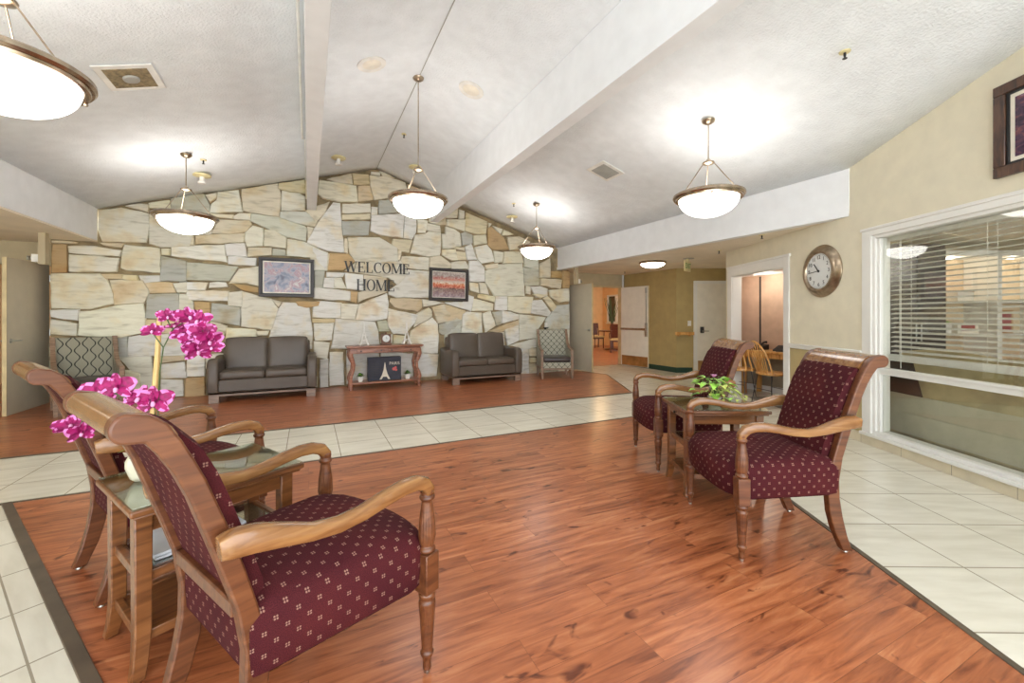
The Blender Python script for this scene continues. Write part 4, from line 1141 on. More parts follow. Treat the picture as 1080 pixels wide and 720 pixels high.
# ------------------------------------------------------------------ WELCOME HOME letters
def letter(ch, h):
    mb = MB(); T, t_, s = .15*h, .055*h, .035*h; D0, D1 = -.012, .0
    def q(*p): mb.prism([(a*h, b*h) for a, b in p], D0, D1, 'y')
    def stroke(x0, z0, x1, z1, w): q((x0-w/2, z0), (x0+w/2, z0), (x1+w/2, z1), (x1-w/2, z1))
    def serif(xc, z, w=.26): q((xc-w/2, z), (xc+w/2, z), (xc+w/2, z+.045), (xc-w/2, z+.045))
    k, n = .15, .055
    if ch == 'W': stroke(.12, 1, .36, 0, k); stroke(.36, 0, .58, 1, n); stroke(.58, 1, .82, 0, k); stroke(.82, 0, 1.06, 1, n); serif(.12, .955); serif(.58, .955); serif(1.06, .955, .22); w = 1.16
    if ch == 'H': stroke(.15, 0, .15, 1, k); stroke(.72, 0, .72, 1, k); q((.15, .48), (.72, .48), (.72, .54), (.15, .54)); [serif(x, z) for x in (.15, .72) for z in (0, .955)]; w = .88
    if ch == 'E': stroke(.15, 0, .15, 1, k); q((.05, .945), (.62, .945), (.62, 1), (.05, 1)); q((.05, 0), (.66, 0), (.66, .055), (.05, .055)); q((.15, .48), (.48, .48), (.48, .535), (.15, .535)); q((.56, .78), (.62, .78), (.62, 1), (.56, 1)); q((.60, 0), (.66, 0), (.66, .24), (.60, .24)); q((.44, .39), (.48, .39), (.48, .62), (.44, .62)); w = .72
    if ch == 'L': stroke(.15, 0, .15, 1, k); serif(.15, .955); q((.05, 0), (.62, 0), (.62, .055), (.05, .055)); q((.56, 0), (.62, 0), (.62, .26), (.56, .26)); w = .68
    if ch == 'M': stroke(.12, 0, .12, 1, n); stroke(.14, 1, .50, .05, k); stroke(.50, .05, .86, 1, n); stroke(.90, 0, .90, 1, k); serif(.12, 0, .22); serif(.90, 0); serif(.12, .955, .2); serif(.9, .955, .24); w = 1.06
    if ch in 'CO':
        c = (.42, .5); seg = 36; lo, hi = (0, 360) if ch == 'O' else (48, 318)
        pts = []
        for i in range(seg+1):
            a = R(lo+(hi-lo)*i/seg); pts.append(((c[0]+.39*math.cos(a), c[1]+.51*math.sin(a)), (c[0]+.25*math.cos(a), c[1]+.46*math.sin(a))))
        for (a, b), (c1, d1) in zip(pts, pts[1:]): q(a, c1, d1, b)
        if ch == 'C': q((.64, .70), (.69, .70), (.69, 1.0), (.64, .92))
        w = .84 if ch == 'O' else .76
    return mb, w*h
def word(s, x0, x1, z0, h, name):
    ws = [letter(c, h)[1] for c in s]; sc = (x1-x0)/sum(ws); x = x0; seen = {}
    ordn = {'W': 'W', 'L': 'L', 'C': 'C', 'H': 'H'}
    for c, w in zip(s, ws):
        mb, _ = letter(c, h); seen[c] = seen.get(c, 0)+1
        for v in mb.v: v.x *= sc
        o = mb.build('metal_letter', 'black', None); o.location = (x, 8.245, z0); x += w*sc
        which = {'WELCOME': {'E': ['first E, beside L,', 'last E, beside M,']}}.get(s, {}).get(c)
        nm = (which[seen[c]-1] if which else 'letter %s' % c)
        tag(o, 'black serif metal %s of the word %s on the stone wall' % (nm, s), 'letter', 'black metal WELCOME HOME letters')
word('WELCOME', .585, 1.79, 2.112, .20, 'w'); word('HOME', .80, 1.50, 1.772, .215, 'h')

# ------------------------------------------------------------------ framed pictures
def picture(name, w, h, fw, art, fm, lab, matw=.02, depth=.035):
    t = thing(name, lab, 'picture')
    mb = MB()
    for a in ((-w/2, w/2, h/2-fw, h/2), (-w/2, w/2, -h/2, -h/2+fw), (-w/2, -w/2+fw, -h/2+fw, h/2-fw), (w/2-fw, w/2, -h/2+fw, h/2-fw)): mb.box(a[0], a[1], -depth, 0, a[2], a[3])
    mb.build('frame', fm, t, bevel=.005)
    i = fw; mb = MB()
    for a in ((-w/2+i, w/2-i, h/2-i-.018, h/2-i), (-w/2+i, w/2-i, -h/2+i, -h/2+i+.018), (-w/2+i, -w/2+i+.018, -h/2+i, h/2-i), (w/2-i-.018, w/2-i, -h/2+i, h/2-i)): mb.box(a[0], a[1], -depth*.7, 0, a[2], a[3])
    mb.build('frame_lip', 'frameinner', t, bevel=.002)
    i += .018; MB().box(-w/2+i, w/2-i, -.012, -.006, -h/2+i, h/2-i).build('mat_board', 'mat', t)
    i += matw; MB().box(-w/2+i, w/2-i, -.0145, -.012, -h/2+i, h/2-i).build('print', art, t)
    return t
p = picture('framed_picture', .85, .67, .042, 'art1', 'frameblack', 'dark framed blue mauve picture on the stone wall above the left leather sofa'); p.location = (-.335, 8.245, 1.965)
p = picture('framed_picture', .83, .66, .045, 'art2', 'frameblack', 'dark framed red street cafe picture on the stone wall above the right leather sofa', .012); p.location = (2.585, 8.245, 1.935); p.rotation_euler = (0, R(1), 0)
p = picture('framed_picture', .80, .67, .075, 'art3', 'framebrown', 'wide brown framed plum picture high on the cream right wall', .03); on_wall(p, -.001, 2.69, 2.645); p.rotation_euler = (0, 0, WRZ - R(90))

# ------------------------------------------------------------------ pendant lamps
def pendant(drop):
    """drop = distance from ceiling to rim; origin at the rim centre"""
    t = thing('pendant_lamp', '', 'lamp')
    top = drop
    MB().lathe([(.001, top-.045), (.03, top-.04), (.058, top-.02), (.065, top), (.02, top+.02)], 28, cap=False).build('ceiling_canopy', 'nickel', t, smooth=60)
    MB().tube([(0, 0, .36), (0, 0, top-.035)], .0055, 8).build('rod', 'nickel', t)
    MB().lathe([(.008, .39), (.02, .38), (.03, .365), (.055, .355), (.06, .345), (.055, .335), (.02, .325), (.001, .32)], 28).build('hub', 'nickel', t, smooth=60)
    for k in range(3):
        a = R(90+120*k+26); MB().tube([(.05*math.cos(a), .05*math.sin(a), .345), (.285*math.cos(a), .285*math.sin(a), .015)], .0048, 8).build('support_rod', 'nickel', t)
    MB().lathe([(.275, .0), (.285, .026), (.325, .030), (.343, .018), (.345, -.004), (.334, -.018), (.324, -.018), (.320, -.034), (.302, -.038), (.289, -.034), (.28, -.02), (.275, 0)], 64, cap=False).build('rim', 'bronze', t, smooth=40)
    for k in range(3):
        a = R(30+120*k+26); MB().lathe([(.001, -.052), (.009, -.048), (.011, -.04), (.006, -.03), (.009, -.02)], 12, (.313*math.cos(a), .313*math.sin(a), 0)).build('finial', 'nickel', t)
    prof = [(.288, -.022)] + [(.288*math.cos(R(d)), -.022-.19*math.sin(R(d))) for d in range(8, 90, 8)] + [(.001, -.212)]
    MB().lathe(prof, 56, cap=False).build('glass_bowl', 'bowl', t, smooth=80)
    return t
def bulb(loc, power, col=(1, .98, .95), r=.05, parent=None):
    l = bpy.data.lights.new('bulb', 'POINT'); l.energy = power; l.color = col; l.shadow_soft_size = r
    o = bpy.data.objects.new('bulb', l); C.objects.link(o); o.location = loc
    if parent is not None: o.parent = parent
    return o
GP = 'bowl pendant lamps under the vaulted ceiling'
PW = 3
def zc(x): return 4.10 - .304*abs(x-1.163)
lamps = [(-1.38, 6.49, 2.535, 'frosted bowl pendant lamp hanging before the left part of the stone wall'), (3.72, 2.99, 2.535, 'frosted bowl pendant lamp hanging over the right side beside the square ceiling vent'),
         (3.70, 6.575, 2.53, 'frosted bowl pendant lamp at the far right near the end of the stone wall'), (-1.38, 2.99, 2.535, 'large looking frosted bowl pendant lamp cut off at the top left corner')]
P0 = pendant(zc(3.72)-2.535); P0.location = lamps[0][:3]; P0['label'] = lamps[0][3]; P0['group'] = GP
for x, y, z, lb in lamps[1:]: dup(P0, lb, (x, y, z), R(13*x), GP)
P1 = pendant(4.085-2.66); P1.location = (1.155, 4.87, 2.66); P1['group'] = GP; P1['label'] = 'frosted bowl pendant lamp on the longest rod, hanging from the ceiling ridge'
for x, y, z, _ in lamps: bulb((x, y, z+.02), PW)
bulb((1.155, 4.87, 2.68), PW)

# flush dome lamps
def dome(loc, lab, r=.26, gm='bowlwarm'):
    t = thing('ceiling_dome_lamp', lab, 'lamp', loc, 0, 'flush dome ceiling lamps')
    MB().lathe([(r*.8, 0), (r, -.01), (r*1.02, -.03), (r*.97, -.045), (r*.88, -.045), (r*.86, -.03)], 48, cap=False).build('rim', 'bronze', t, smooth=40)
    MB().lathe([(r*.89*math.cos(R(d)), -.04-.085*math.sin(R(d))) for d in range(0, 90, 9)] + [(.001, -.125)], 40, cap=False).build('glass_bowl', gm, t, smooth=80)
    return t
dome((6.20, 6.28, 2.385), 'shallow dome lamp on the low ceiling before the olive wall')
dome((10.2, 13.0, 2.66), 'shallow dome lamp on the dining room ceiling seen through the doorway', .26, 'bowldining')
dome((8.0, 10.8, 2.66), 'added dome lamp on the dining room ceiling, hidden behind the doorway header', .26, 'bowldining')  # added lamp, out of sight, to brighten the dining room
dome((-4.5, 6.0, 2.40), 'added unseen dome lamp on the low ceiling of the left corridor')  # unseen lamp added as fill for the left corridor
dome((-4.4, 10.1, 2.45), 'shallow dome lamp beyond the left doorway')

# ------------------------------------------------------------------ ceiling fixtures
SL = math.atan(.305)
def on_slope(o, x, y, dz=0):
    o.location = (x, y, zc(x)+dz); o.rotation_euler = (0, SL if x > 1.163 else -SL, 0); return o
t = thing('ceiling_vent', 'square ceiling vent with a dusty tan grille, upper left beside the cut off lamp', 'vent')
MB().box(-.20, .20, -.20, .20, -.012, 0).build('frame', 'plastic', t, bevel=.004); MB().box(-.15, .15, -.15, .15, -.016, -.010).build('grille', 'dirtgrille', t, bevel=.002)
MB().lathe([(.06, -.016), (.055, -.03), (.03, -.035), (.001, -.036)], 20).build('sensor', 'greygrille', t); on_slope(t, -1.36, 4.61, -.002)
t = thing('ceiling_vent', 'square grey ceiling vent between the right beam and the right pendant lamp', 'vent')
MB().box(-.19, .19, -.19, .19, -.012, 0).build('frame', 'plastic', t, bevel=.004); mb = MB()
mb.box(-.14, .14, -.14, .14, -.014, -.010)
for k in range(9): mb.box(-.14, .14, -.132+.031*k, -.120+.031*k, -.02, -.013)
mb.build('grille', 'greygrille', t); on_slope(t, 3.72, 4.66, -.002)
for x, y, lb in ((.593, 4.56, 'round white ceiling speaker left of the ridge'), (1.706, 4.584, 'round white ceiling speaker right of the ridge')):
    t = thing('ceiling_speaker', lb, 'speaker', group='round white speakers beside the ridge')
    MB().lathe([(.15, 0), (.148, -.008), (.12, -.012), (.10, -.006), (.095, -.004)], 40, cap=False).build('ring', 'plastic', t, smooth=50); MB().lathe([(.097, -.005), (.06, -.009), (.001, -.010)], 32).build('grille', 'mat', t); on_slope(t, x, y)
for x, y, lb in ((-1.371, 7.31, 'cream and white ceiling detector behind the left stone wall pendant'), (.436, 7.30, 'cream and white ceiling detector just right of the left beam'), (1.69, 7.35, 'cream and white ceiling detector behind the ridge pendant'), (3.708, 7.60, 'cream and white ceiling detector at the far right of the vault')):
    t = thing('ceiling_detector', lb, 'detector', group='cream and white detectors near the stone wall')
    MB().lathe([(.11, 0), (.11, -.02), (.07, -.03), (.001, -.03)], 28).build('base', 'cell', t, smooth=40)
    MB().lathe([(.028, -.03), (.028, -.09), (.05, -.10), (.05, -.125), (.02, -.13), (.001, -.13)], 20).build('lamp_head', 'plastic', t, smooth=40)
    t.location = (x, y, zc(x)-.012)
for i, (x, y, z, lb) in enumerate(((3.697, 1.757, 0, 'small ceiling sprinkler at upper right of the vault'), (-1.25, 6.75, 0, 'small ceiling sprinkler beside the left stone wall pendant'), (1.30, 6.4, 0, 'small ceiling sprinkler behind the rod of the ridge pendant'), (3.45, 7.0, 0, 'small ceiling sprinkler beside the far right pendant'),
        (4.99, 3.18, 2.385, ''), (6.10, 4.70, 2.385, 'small dark sprinkler on the low ceiling near the exit sign'), (6.9, 7.9, 2.385, 'small dark sprinkler on the low ceiling before the dining room doorway'))):
    if not lb: x, y, lb = 5.45, 3.55, 'small dark sprinkler on the low ceiling above the phone alcove'
    t = thing('ceiling_sprinkler', lb, 'sprinkler', (x, y, z or zc(x)-.003), 0, 'ceiling sprinklers')
    MB().lathe([(.038, 0), (.036, -.008), (.012, -.010)], 18).build('rosette', 'cell', t); MB().lathe([(.009, -.01), (.009, -.03), (.006, -.045), (.016, -.052), (.016, -.056), (.002, -.057)], 12).build('nozzle', 'black', t)
t = tag(MB().lathe([(.10, 0), (.10, -.008), (.07, -.012), (.001, -.012)], 24).build('round_ceiling_vent', 'greygrille'), 'flat round vent on the low ceiling left of the exit sign', 'vent'); t.location = (6.45, 5.62, 2.385)
# exit sign
t = thing('exit_sign', 'cream and green EXIT sign hanging from the low ceiling beside the door', 'sign', (6.42, 5.62, 2.385), -R(26)+R(48))
MB().box(-.02, .02, -.02, .02, -.06, 0).build('bracket', 'cell', t); MB().box(-.15, .15, -.012, .012, -.25, -.05).build('panel', 'cell', t, bevel=.004)
textmesh('lettering', 'EXIT', .14, 'exitgreen', t, (0, -.014, -.15), (R(90), 0, 0), .001)

# ------------------------------------------------------------------ doors
def leaf(name, lab, mat, w, loc, rz, h=2.03, hand=1):
    """origin at the hinge, leaf runs along +x, visible face -y"""
    t = thing(name, lab, 'door', loc, rz); t['kind'] = 'structure'
    MB().box(0, w, -.02, .02, .012, h).build('door_panel', mat, t, bevel=.002)
    MB().box(w, w+.004, -.021, .021, .012, h).build('door_edge', 'dooredge', t)
    return t
def lever(t, x, z, face=-1, d=-1):
    l = MB().lathe([(.001, face*.040), (.012, face*.036), (.028, face*.026), (.032, face*.020)], 20, (x, 0, z), axis='y').build('handle_rose', 'steel', t, smooth=50)
    MB().tube([(x, face*.03, z), (x, face*.065, z), (x+d*.03, face*.07, z), (x+d*.12, face*.068, z)], [.011, .010, .009, .008], 10).build('handle', 'steel', t)
g = leaf('door_1', 'open grey door at the far left beside the wide patterned armchair', 'greydoor', .94, (-3.47, 8.56, .006), R(-90)-R(1), 2.045)
lever(g, .86, .97, 1, -1); lever(g, .86, .97, -1, -1)
for z in (.25, 1.05, 1.85): MB().lathe([(.009, z-.05), (.009, z+.05)], 10, (-.008, .02, 0)).build('hinge', 'steel', g)
g2 = leaf('door_2', 'open grey door between the stone wall and the dining room doorway', 'greydoor', .90, (5.735, 8.66, .006), R(-90)+R(6), 2.04)
lever(g2, .82, .97, -1, -1); lever(g2, .82, .97, 1, -1)
g3 = leaf('door_3', 'open cream double door leaf with push bar and bronze kick plate', 'creamdoor', .88, (7.455, 8.66, .006), R(-90)+R(7), 2.04)
MB().box(.0, .80, -.055, -.03, .93, .985).build('push_bar', 'nickel', g3, bevel=.006); MB().box(.03, .86, -.024, -.02, .02, .27).build('kick_plate', 'brasskick', g3, bevel=.001)
MB().tube([(.82, -.035, 1.0), (.82, -.035, 2.0)], .010, 8).build('latch_rod', 'steel', g3); MB().box(.79, .85, -.05, -.02, .78, 1.12).build('latch_case', 'steel', g3, bevel=.004); MB().box(.80, .84, -.05, -.02, 1.86, 1.99).build('latch_head', 'steel', g3, bevel=.004)
t = thing('door_4', 'closed cream door in the olive wall beside the phone alcove', 'door', (0, 0, 0), -R(26)); t['kind'] = 'structure'
MB().box(4.22, 5.12, 9.51, 9.55, .01, 2.03).build('door_panel', 'creamdoor', t, bevel=.002)
MB().box(4.15, 4.22, 9.50, 9.55, 0, 2.10).box(5.12, 5.19, 9.50, 9.55, 0, 2.10).box(4.22, 5.12, 9.50, 9.55, 2.03, 2.10).build('door_frame', 'trim', t, bevel=.003)
MB().box(4.29, 4.37, 9.49, 9.51, .91, 1.05).build('lock_case', 'darkgrey', t, bevel=.004); MB().tube([(4.33, 9.49, .96), (4.33, 9.45, .96), (4.46, 9.45, .955)], .011, 8).build('handle', 'steel', t)
MB().box(4.24, 5.10, 9.504, 9.51, .03, .28).build('kick_plate', 'brasskick', t)
t = thing('handrail', 'short honey oak handrail on the olive wall left of the cream door', 'handrail', (0, 0, 0), -R(26))
MB().box(3.70, 4.13, 9.44, 9.48, .865, .935).build('rail', 'oak', t, bevel=.008)
for x in (3.78, 4.04): MB().box(x-.015, x+.015, 9.46, 9.55, .84, .87).build('bracket', 'oak', t, bevel=.003)
t = tag(MB().box(-.04, .04, -.008, 0, -.06, .06).box(-.01, .01, -.014, -.008, -.025, .025).build('light_switch', 'plastic', bevel=.003), 'white light switch on the olive wall above the oak handrail', 'switch')
q = c2w(4.06, 9.548); t.location = (q[0], q[1], 1.13); t.rotation_euler = (0, 0, -R(26))
for (x, y, s_, lb) in ((-3.16, 7.70, -1, 'ceiling hung door holder post in front of the left grey door'), (5.46, 7.88, 1, 'ceiling hung door holder post in front of the grey door by the stone wall')):
    t = thing('ceiling_door_holder', lb, 'door holder', (x, y, 2.40 if s_ < 0 else 2.385), 0, 'ceiling hung door holders')
    MB().box(-.035, .035, -.05, .05, -.42 if s_ < 0 else -.36, 0).build('post', 'beigewall', t, bevel=.004); zz = -.34 if s_ < 0 else -.30
    MB().box(min(0, s_*.1), max(0, s_*.1), -.045, .045, zz-.05, zz+.05).build('magnet_box', 'plastic', t, bevel=.004)
    MB().lathe([(.001, s_*.15), (.03, s_*.15), (.03, s_*.13), (.012, s_*.125), (.012, s_*.1)], 16, (0, 0, zz), axis='x').build('catch_disc', 'steel', t)

# ------------------------------------------------------------------ wall clock
t = thing('wall_clock', 'large round brushed nickel wall clock on the cream wall above the chair rail', 'clock'); on_wall(t, -.001, 4.865, 1.822); t.rotation_euler = (0, 0, WRZ-R(90))
MB().lathe([(.300, 0), (.305, -.012), (.298, -.022), (.285, -.026), (.268, -.05), (.245, -.066), (.222, -.068), (.21, -.058), (.205, -.045)], 72, axis='y', cap=False).build('rim', 'nickel', t, smooth=50)
f = MB().lathe([(.208, -.0), (.208, -.045), (.001, -.046)], 56, axis='y').build('dial', 'clockface', t, smooth=30)
for k in range(12):
    a = R(90-30*(k+1)); textmesh('numeral', str(k+1), .062, 'darkgrey', f, (.158*math.cos(a), -.048, .158*math.sin(a)), (R(90), 0, 0), .0008)
mb = MB()
for k in range(60):
    a = R(6*k); mb.obox((.194*math.sin(a), -.048, .194*math.cos(a)), (.002, .001, .012), (0, a, 0))
mb.build('minute_track', 'darkgrey', f)
mb = MB(); a = R(265); mb.obox((.075*math.sin(a), -.052, .075*math.cos(a)), (.008, .002, .19), (0, a, 0)); mb.build('minute_hand', 'black', t)
mb = MB(); a = R(322); mb.obox((.045*math.sin(a), -.054, .045*math.cos(a)), (.012, .002, .13), (0, a, 0)); mb.build('hour_hand', 'black', t)
MB().lathe([(.012, -.046), (.012, -.057), (.001, -.058)], 16, axis='y').build('hub', 'black', t)

# ------------------------------------------------------------------ phone alcove
t = thing('phone_desk', 'honey oak desk along the alcove wall with a black telephone on it', 'desk', (6.79, 4.15, 0))
MB().box(-.25, .25, -.50, .50, .70, .735).build('desktop', 'oak', t, bevel=.006); MB().box(-.20, .22, -.46, .46, .62, .70).build('apron', 'oak', t, bevel=.003)
for x in (-.2, .2):
    for y in (-.45, .45): MB().box(x-.03, x+.03, y-.03, y+.03, 0, .70).build('leg', 'oak', t, bevel=.004)
def phone(loc, rz, lab):
    t = thing('desk_phone', lab, 'telephone', loc, rz, 'black desk telephones in the alcove')
    MB().prism([(-.10, 0), (.12, 0), (.12, .09), (-.10, .025)], -.10, .10, 'y').build('base', 'black', t, bevel=.006)
    h = MB(); h.sweep([(-.07, -.075, .07), (-.04, -.075, .095), (.04, -.075, .125), (.08, -.075, .125)], .045, [.04, .025, .025, .04]); h.build('handset', 'black', t, smooth=60)
    mb = MB()
    for i in range(4):
        for j in range(3): mb.obox((-.06+.035*i, .0+.03*j, .048+.0105*i), (.022, .02, .006), (0, -R(16.5), 0))
    mb.build('keys', 'darkgrey', t)
    MB().tube([(-.06, -.10, .05), (-.10, -.13, .02), (-.12, -.11, .006), (-.16, -.05, .006), (-.18, .02, .005)], .005, 6).build('cord', 'black', t); return t
phone((6.80, 4.10, .735), R(10), 'black desk telephone at the right end of the alcove desk'); phone((6.82, 4.50, .735), R(-6), 'black desk telephone at the left end of the alcove desk')
def windsor():
    t = thing('windsor_chair', '', 'chair')   # faces +x
    s = [(.20*math.cos(R(a)) + (.02 if math.cos(R(a)) > 0 else 0), .215*math.sin(R(a))) for a in range(0, 360, 20)]
    MB().rings([[(x*k, y*k, z) for x, y in s] for z, k in ((.425, .93), (.435, 1), (.455, 1), (.462, .95))]).build('seat', 'oak', t, smooth=50)
    bow = []
    for i in range(25):
        a = R(180*i/24); bow.append((-.15-.17*math.sin(a)**.8 if False else -.16-.16*(math.sin(a)**.7), .19*math.cos(a), .455+.47*math.sin(a)**.7))
    MB().tube(bow, .0125, 10).build('bow', 'oak', t)
    for k in range(7):
        y = -.135+.045*k; u = y/.19; h = (1-u*u*.86)**.5; MB().tube([(-.155, y*.72, .455), (-.16-.155*h**.7, y*1.02, .455+.455*h**.7)], [.007, .006], 8).build('spindle', 'oak', t)
    for sx in (-1, 1):
        for sy in (-1, 1): MB().tube([(sx*.12, sy*.13, .43), (sx*.18, sy*.18, .0)], [.008, .006], 8).build('leg', 'darkgrey', t); 
    mb = MB()
    for sx in (-1, 1): mb.tube([(sx*.15, -.155, .21), (sx*.15, .155, .21)], .005, 6)
    mb.build('stretcher', 'darkgrey', t); return t
W1 = windsor(); q = c2w(3.87, 6.22); W1.location = (q[0], q[1], 0); W1.rotation_euler = (0, 0, R(-14)); W1['group'] = 'honey wooden chairs in the phone alcove'; W1['label'] = 'honey wooden bow back spindle chair at the alcove desk, fully seen above the far armchair'
dup(W1, 'honey wooden bow back chair mostly hidden behind the far burgundy armchair', (6.28, 4.47, 0), R(10))
bulb((6.72, 4.35, 1.9), 8, (1, .88, .74), .15)

# ------------------------------------------------------------------ blinds and office
t = thing('window_blind', 'white horizontal slat blind half way down behind the office window', 'blind'); on_wall(t)
MB().box(.10, .16, 1.0, 4.11, 2.03, 2.068).build('headrail', 'slat', t, bevel=.003)
mb = MB(); z = .96
while z < 2.02: mb.obox((.13, 2.555, z), (.048, 3.09, .0028), (0, -R(18), 0)); z += .0455
mb.build('slats', 'slat', t, smooth=0); MB().box(.100, .150, 1.0, 4.11, .862, .925).build('bottom_rail', 'slat', t, bevel=.004)
for s_ in (4.0, 3.88, 3.25, 3.18, 2.62, 2.55, 1.9, 1.3):
    MB().tube([(.104, s_, .93), (.104, s_, 2.04)], .0016, 5).build('cord', 'slat', t)
MB().tube([(.098, 3.98, .80), (.098, 3.98, 2.03)], .004, 6).build('wand', 'plastic', t)
t = thing('office_couch', 'olive beige couch seen from behind through the lower office window', 'sofa'); on_wall(t)
MB().box(.42, .56, .9, 4.72, .06, .84).build('back', 'couch', t, bevel=.03, segs=3)
MB().box(.412, .42, .92, 4.70, .10, .50).build('dust_cover', 'couchlight', t); MB().prism([(4.10, .50), (4.70, .50), (4.70, .83), (4.20, .83)], .41, .42, 'x').build('mesh_panel', 'mesh', t)
MB().box(.56, 1.2, .9, 4.72, .06, .40).build('seat', 'couch', t, bevel=.03)
for i in range(4): MB().cushion((.60, 1.35+.90*i, .76), (.20, .885, .34), .07, .03, 8).build('cushion', 'couch', t, smooth=70)
t = thing('dark_cabinet', 'tall espresso cabinet at the left inside the office', 'cabinet', (0, 0, 0), -R(26))
MB().box(4.42, 5.12, 4.93, 5.28, .0, 2.15).build('body', 'darkwood', t, bevel=.006)
for i in range(2): d = MB().box(4.43+.345*i, 4.765+.345*i, 4.91, 4.93, .05, 2.10).build('door', 'darkwood', t, bevel=.004); MB().tube([(4.74+.06*i, 4.89, 1.0), (4.74+.06*i, 4.89, 1.2)], .006, 8).build('handle', 'steel', d)
t = thing('wall_shelving', 'white framed lit shelving unit on the far office wall behind the blind', 'shelf', (0, 0, 0), -R(26))
fr = MB()
for x in (5.80, 6.10, 6.97, 7.84): fr.box(x, x+.06, 5.98, 6.45, .62, 2.24)
fr.box(5.80, 7.90, 5.98, 6.45, 2.16, 2.24); fr.build('frame', 'trim', t, bevel=.004)
MB().box(5.80, 7.90, 6.44, 6.47, .62, 2.24).build('back_panel', 'subway', t)
for x0, x1 in ((5.86, 6.10), (6.16, 6.97), (7.03, 7.84)):
    for z in (1.03, 1.50): MB().box(x0, x1, 6.02, 6.44, z-.012, z+.012).build('shelf_board', 'trim', t, bevel=.002)
MB().box(5.84, 8.0, 5.84, 6.47, .56, .64).build('counter', 'counter', t, bevel=.006)
MB().box(5.86, 7.98, 5.92, 6.45, 0, .56).build('base_cabinet', 'trim', t, bevel=.004)
def cobj(o, X, Y, Z, rz=0): q = c2w(X, Y); o.location = (q[0], q[1], Z); o.rotation_euler = (0, 0, -R(26)+rz); return o
t = thing('potted_plant', 'small green plant in a white pot on the office shelf behind the blind', 'plant'); cobj(t, 6.38, 6.16, 1.043)
MB().lathe([(.07, 0), (.085, .13), (.078, .13), (.07, .11), (.001, .11)], 20).build('pot', 'whitepot', t, smooth=40); mb = MB(); rr = random.Random(9)
for i in range(60): a = rr.uniform(0, 6.28); leafmesh(mb, (rr.uniform(0, .06)*math.cos(a), rr.uniform(0, .06)*math.sin(a), .12), (math.cos(a)*.6, math.sin(a)*.6, 1), rr.uniform(.05, .09), .008, 0, .1, False)
mb.build('foliage', 'leaf', t)
t = thing('potted_plant', 'trailing green plant in a basket high on the left office shelf', 'plant'); cobj(t, 5.98, 6.10, 1.513)
MB().lathe([(.05, 0), (.065, .10), (.058, .10), (.05, .08), (.001, .08)], 18).build('pot', 'counter', t); mb = MB()
for i in range(60): a = rr.uniform(0, 6.28); leafmesh(mb, (.04*math.cos(a), .04*math.sin(a), .10), (math.cos(a), math.sin(a), rr.uniform(.0, 1)), rr.uniform(.04, .08), .012)
mb.build('foliage', 'leafdark', t)
t = thing('photo_frame', 'dark leaning photo frame on the middle office shelf', 'picture frame'); cobj(t, 6.24, 6.26, 1.515, R(35))
MB().box(-.06, .06, -.01, .01, 0, .26).build('frame', 'framebrown', t, bevel=.003); MB().box(-.045, .045, -.012, -.01, .02, .24).build('photo', 'red', t)
t = thing('boxed_book', 'cream box with a red label standing on the lower office shelf', 'box'); cobj(t, 6.68, 6.16, 1.043)
MB().box(-.15, .15, -.05, .05, 0, .15).build('box', 'mat', t, bevel=.003); MB().box(-.10, .10, -.052, -.05, .035, .12).build('label_panel', 'red', t)
t = thing('photo_frame', 'tall gilt photo frame leaning at the right of the office shelves', 'picture frame'); cobj(t, 7.30, 6.2, 1.043, R(-15))
MB().box(-.11, .11, -.01, .01, 0, .34).build('frame', 'counter', t, bevel=.003); MB().box(-.085, .085, -.012, -.01, .025, .315).build('photo', 'red', t)
for X, Z, lb in ((7.09, 1.513, 'dark jar at the right end of the upper office shelf'), (7.12, 1.043, 'dark jar behind the blind on the lower right office shelf')):
    o = tag(MB().lathe([(.035, 0), (.05, .03), (.05, .09), (.03, .11), (.032, .125), (.001, .125)], 20).build('jar', 'darkgrey', smooth=50), lb, 'jar', 'dark jars on the office shelves'); cobj(o, X, 6.12, Z)
t = thing('shelf_box', 'cream storage box on the middle office shelf', 'box'); cobj(t, 6.66, 6.2, 1.513)
MB().box(-.12, .12, -.08, .08, 0, .14).build('body', 'mat', t, bevel=.004); MB().box(-.125, .125, -.085, .085, .14, .165).build('lid', 'counter', t, bevel=.003)
for X, lb in ((6.50, 'small round downlight in the middle bay of the office shelving'), (7.4, 'small round downlight in the right bay of the office shelving')):
    o = tag(MB().lathe([(.04, 0), (.04, -.012), (.001, -.013)], 20).build('downlight', 'bowlwarm'), lb, 'lamp', 'office shelf downlights'); cobj(o, X, 6.2, 2.158)
    q = c2w(X, 6.15); bulb((q[0], q[1], 2.08), 3, (1, .86, .66), .04)
q = c2w(5.6, 3.6); dome((q[0], q[1], 2.385), 'added unseen dome lamp on the office ceiling'); bulb((q[0], q[1], 2.0), 16, (1, .92, .80), .2)  # dome and bulb added out of view to brighten the office

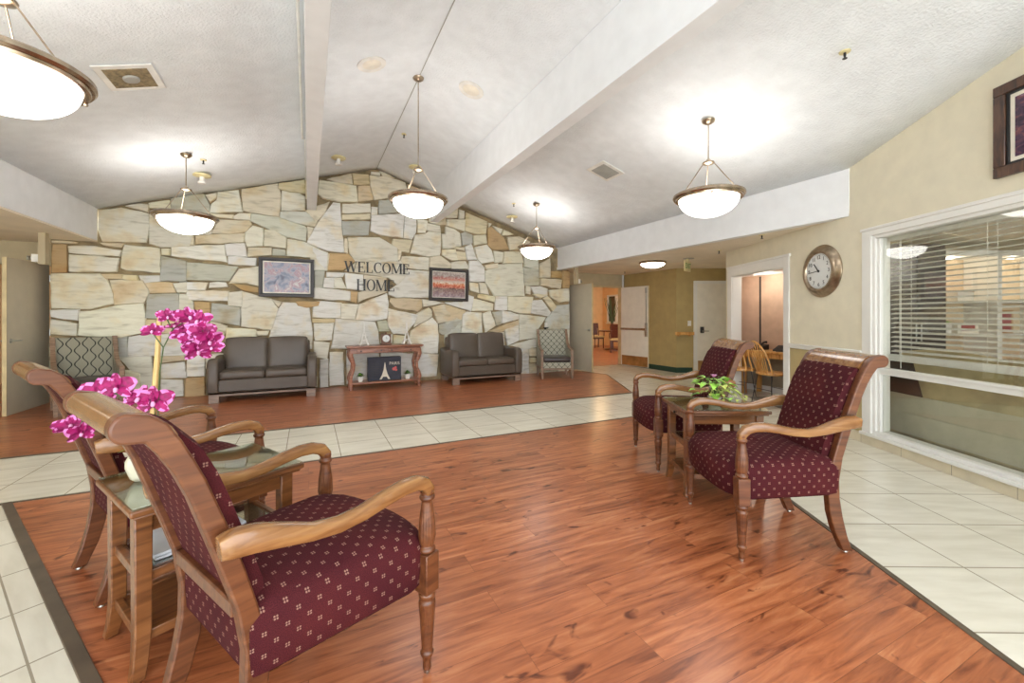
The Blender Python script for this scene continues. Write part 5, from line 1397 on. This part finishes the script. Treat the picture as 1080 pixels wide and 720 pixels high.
# ------------------------------------------------------------------ dining room through the doorway
def dchair():
    t = thing('dining_chair', '', 'chair')
    MB().cushion((0, 0, .455), (.46, .46, .07), .025, .01, 6).build('seat', 'seatcream', t, smooth=60); MB().box(-.21, .21, -.21, .21, .37, .42).build('seat_frame', 'mahogany', t, bevel=.005)
    for y in (-1, 1):
        MB().tube([(.19, y*.19, .40), (.19, y*.19, .0)], [.022, .016], 8).build('leg', 'mahogany', t)
        MB().sweep([(-.24, y*.19, 0), (-.20, y*.19, .40), (-.24, y*.19, .70), (-.30, y*.19, .98)], .04, .04).build('back_post', 'mahogany', t)
        MB().tube([(-.22, y*.21, .66), (.0, y*.235, .68), (.17, y*.235, .66), (.19, y*.22, .42)], .016, 8).build('arm', 'mahogany', t)
    MB().prism([(-.262, .80), (-.24, .80), (-.285, 1.0), (-.305, 1.0)], -.20, .20, 'y').build('crest', 'mahogany', t, bevel=.004); MB().prism([(-.235, .52), (-.215, .52), (-.262, .80), (-.28, .80)], -.15, .15, 'y').build('back_pad', 'mahogany', t)
    return t
D1 = dchair(); D1['group'] = 'dining room chairs'; D1['label'] = 'dining chair with cream seat nearest the dining room doorway'; D1.location = (9.90, 11.80, .002); D1.rotation_euler = (0, 0, R(52))
dup(D1, 'dark wooden dining chair behind, at the left edge of the doorway view', (10.55, 13.75, .002), R(-100)); dup(D1, 'dining chair at the far side of the dining table', (11.05, 12.0, .002), R(140))
t = thing('dining_table', 'round dark wood dining table in the room beyond the doorway', 'table', (10.48, 12.72, .002))
MB().lathe([(.50, .70), (.52, .715), (.52, .73), (.50, .74), (.001, .74)], 40).build('tabletop', 'mahogany', t, smooth=30); MB().lathe([(.28, 0), (.26, .04), (.06, .08), (.045, .4), (.08, .68), (.001, .70)], 20).build('pedestal', 'mahogany', t, smooth=50)
t = thing('branch_vase', 'brown vase of tall bare branches on the dining table', 'vase', (10.48, 12.72, .743))
MB().lathe([(.05, 0), (.09, .08), (.08, .18), (.045, .25), (.055, .28), (.001, .26)], 20).build('vase', 'chairwood', t, smooth=60)
rr = random.Random(2)
for k in range(14):
    a = rr.uniform(0, 6.28); pts = [(0, 0, .2)]; x = y = 0
    for j in range(4): x += math.cos(a)*rr.uniform(.03, .10); y += math.sin(a)*rr.uniform(.03, .10); pts.append((x, y, .2+.26*(j+1)))
    MB().tube(pts, [.014, .013, .011, .009, .006], 6).build('branch', 'stem', t)

# ------------------------------------------------------------------ light, sky, camera
w = bpy.data.worlds.new('World'); bpy.context.scene.world = w; w.use_nodes = True
bg = w.node_tree.nodes['Background']; bg.inputs[0].default_value = (.93, .97, 1, 1); bg.inputs[1].default_value = 4.2
cam = bpy.data.cameras.new('camera'); co = bpy.data.objects.new('camera', cam); C.objects.link(co)
co.location = (0, 0, 1.3); co.rotation_euler = (R(90), 0, -R(26)); cam.sensor_width = 36; cam.lens = 440/1080*36; cam.shift_y = -27/1080; cam.clip_start = .02
sc = bpy.context.scene; sc.camera = co
sc.view_settings.view_transform = 'Standard'; sc.view_settings.look = 'None'; sc.view_settings.gamma = 1; sc.view_settings.use_curve_mapping = False
sc.view_settings.exposure = 0.34
sc.cycles.max_bounces = 10; sc.cycles.diffuse_bounces = 6; sc.cycles.glossy_bounces = 4; sc.cycles.transparent_max_bounces = 12
sc.cycles.use_denoising = True; sc.cycles.sample_clamp_indirect = 6
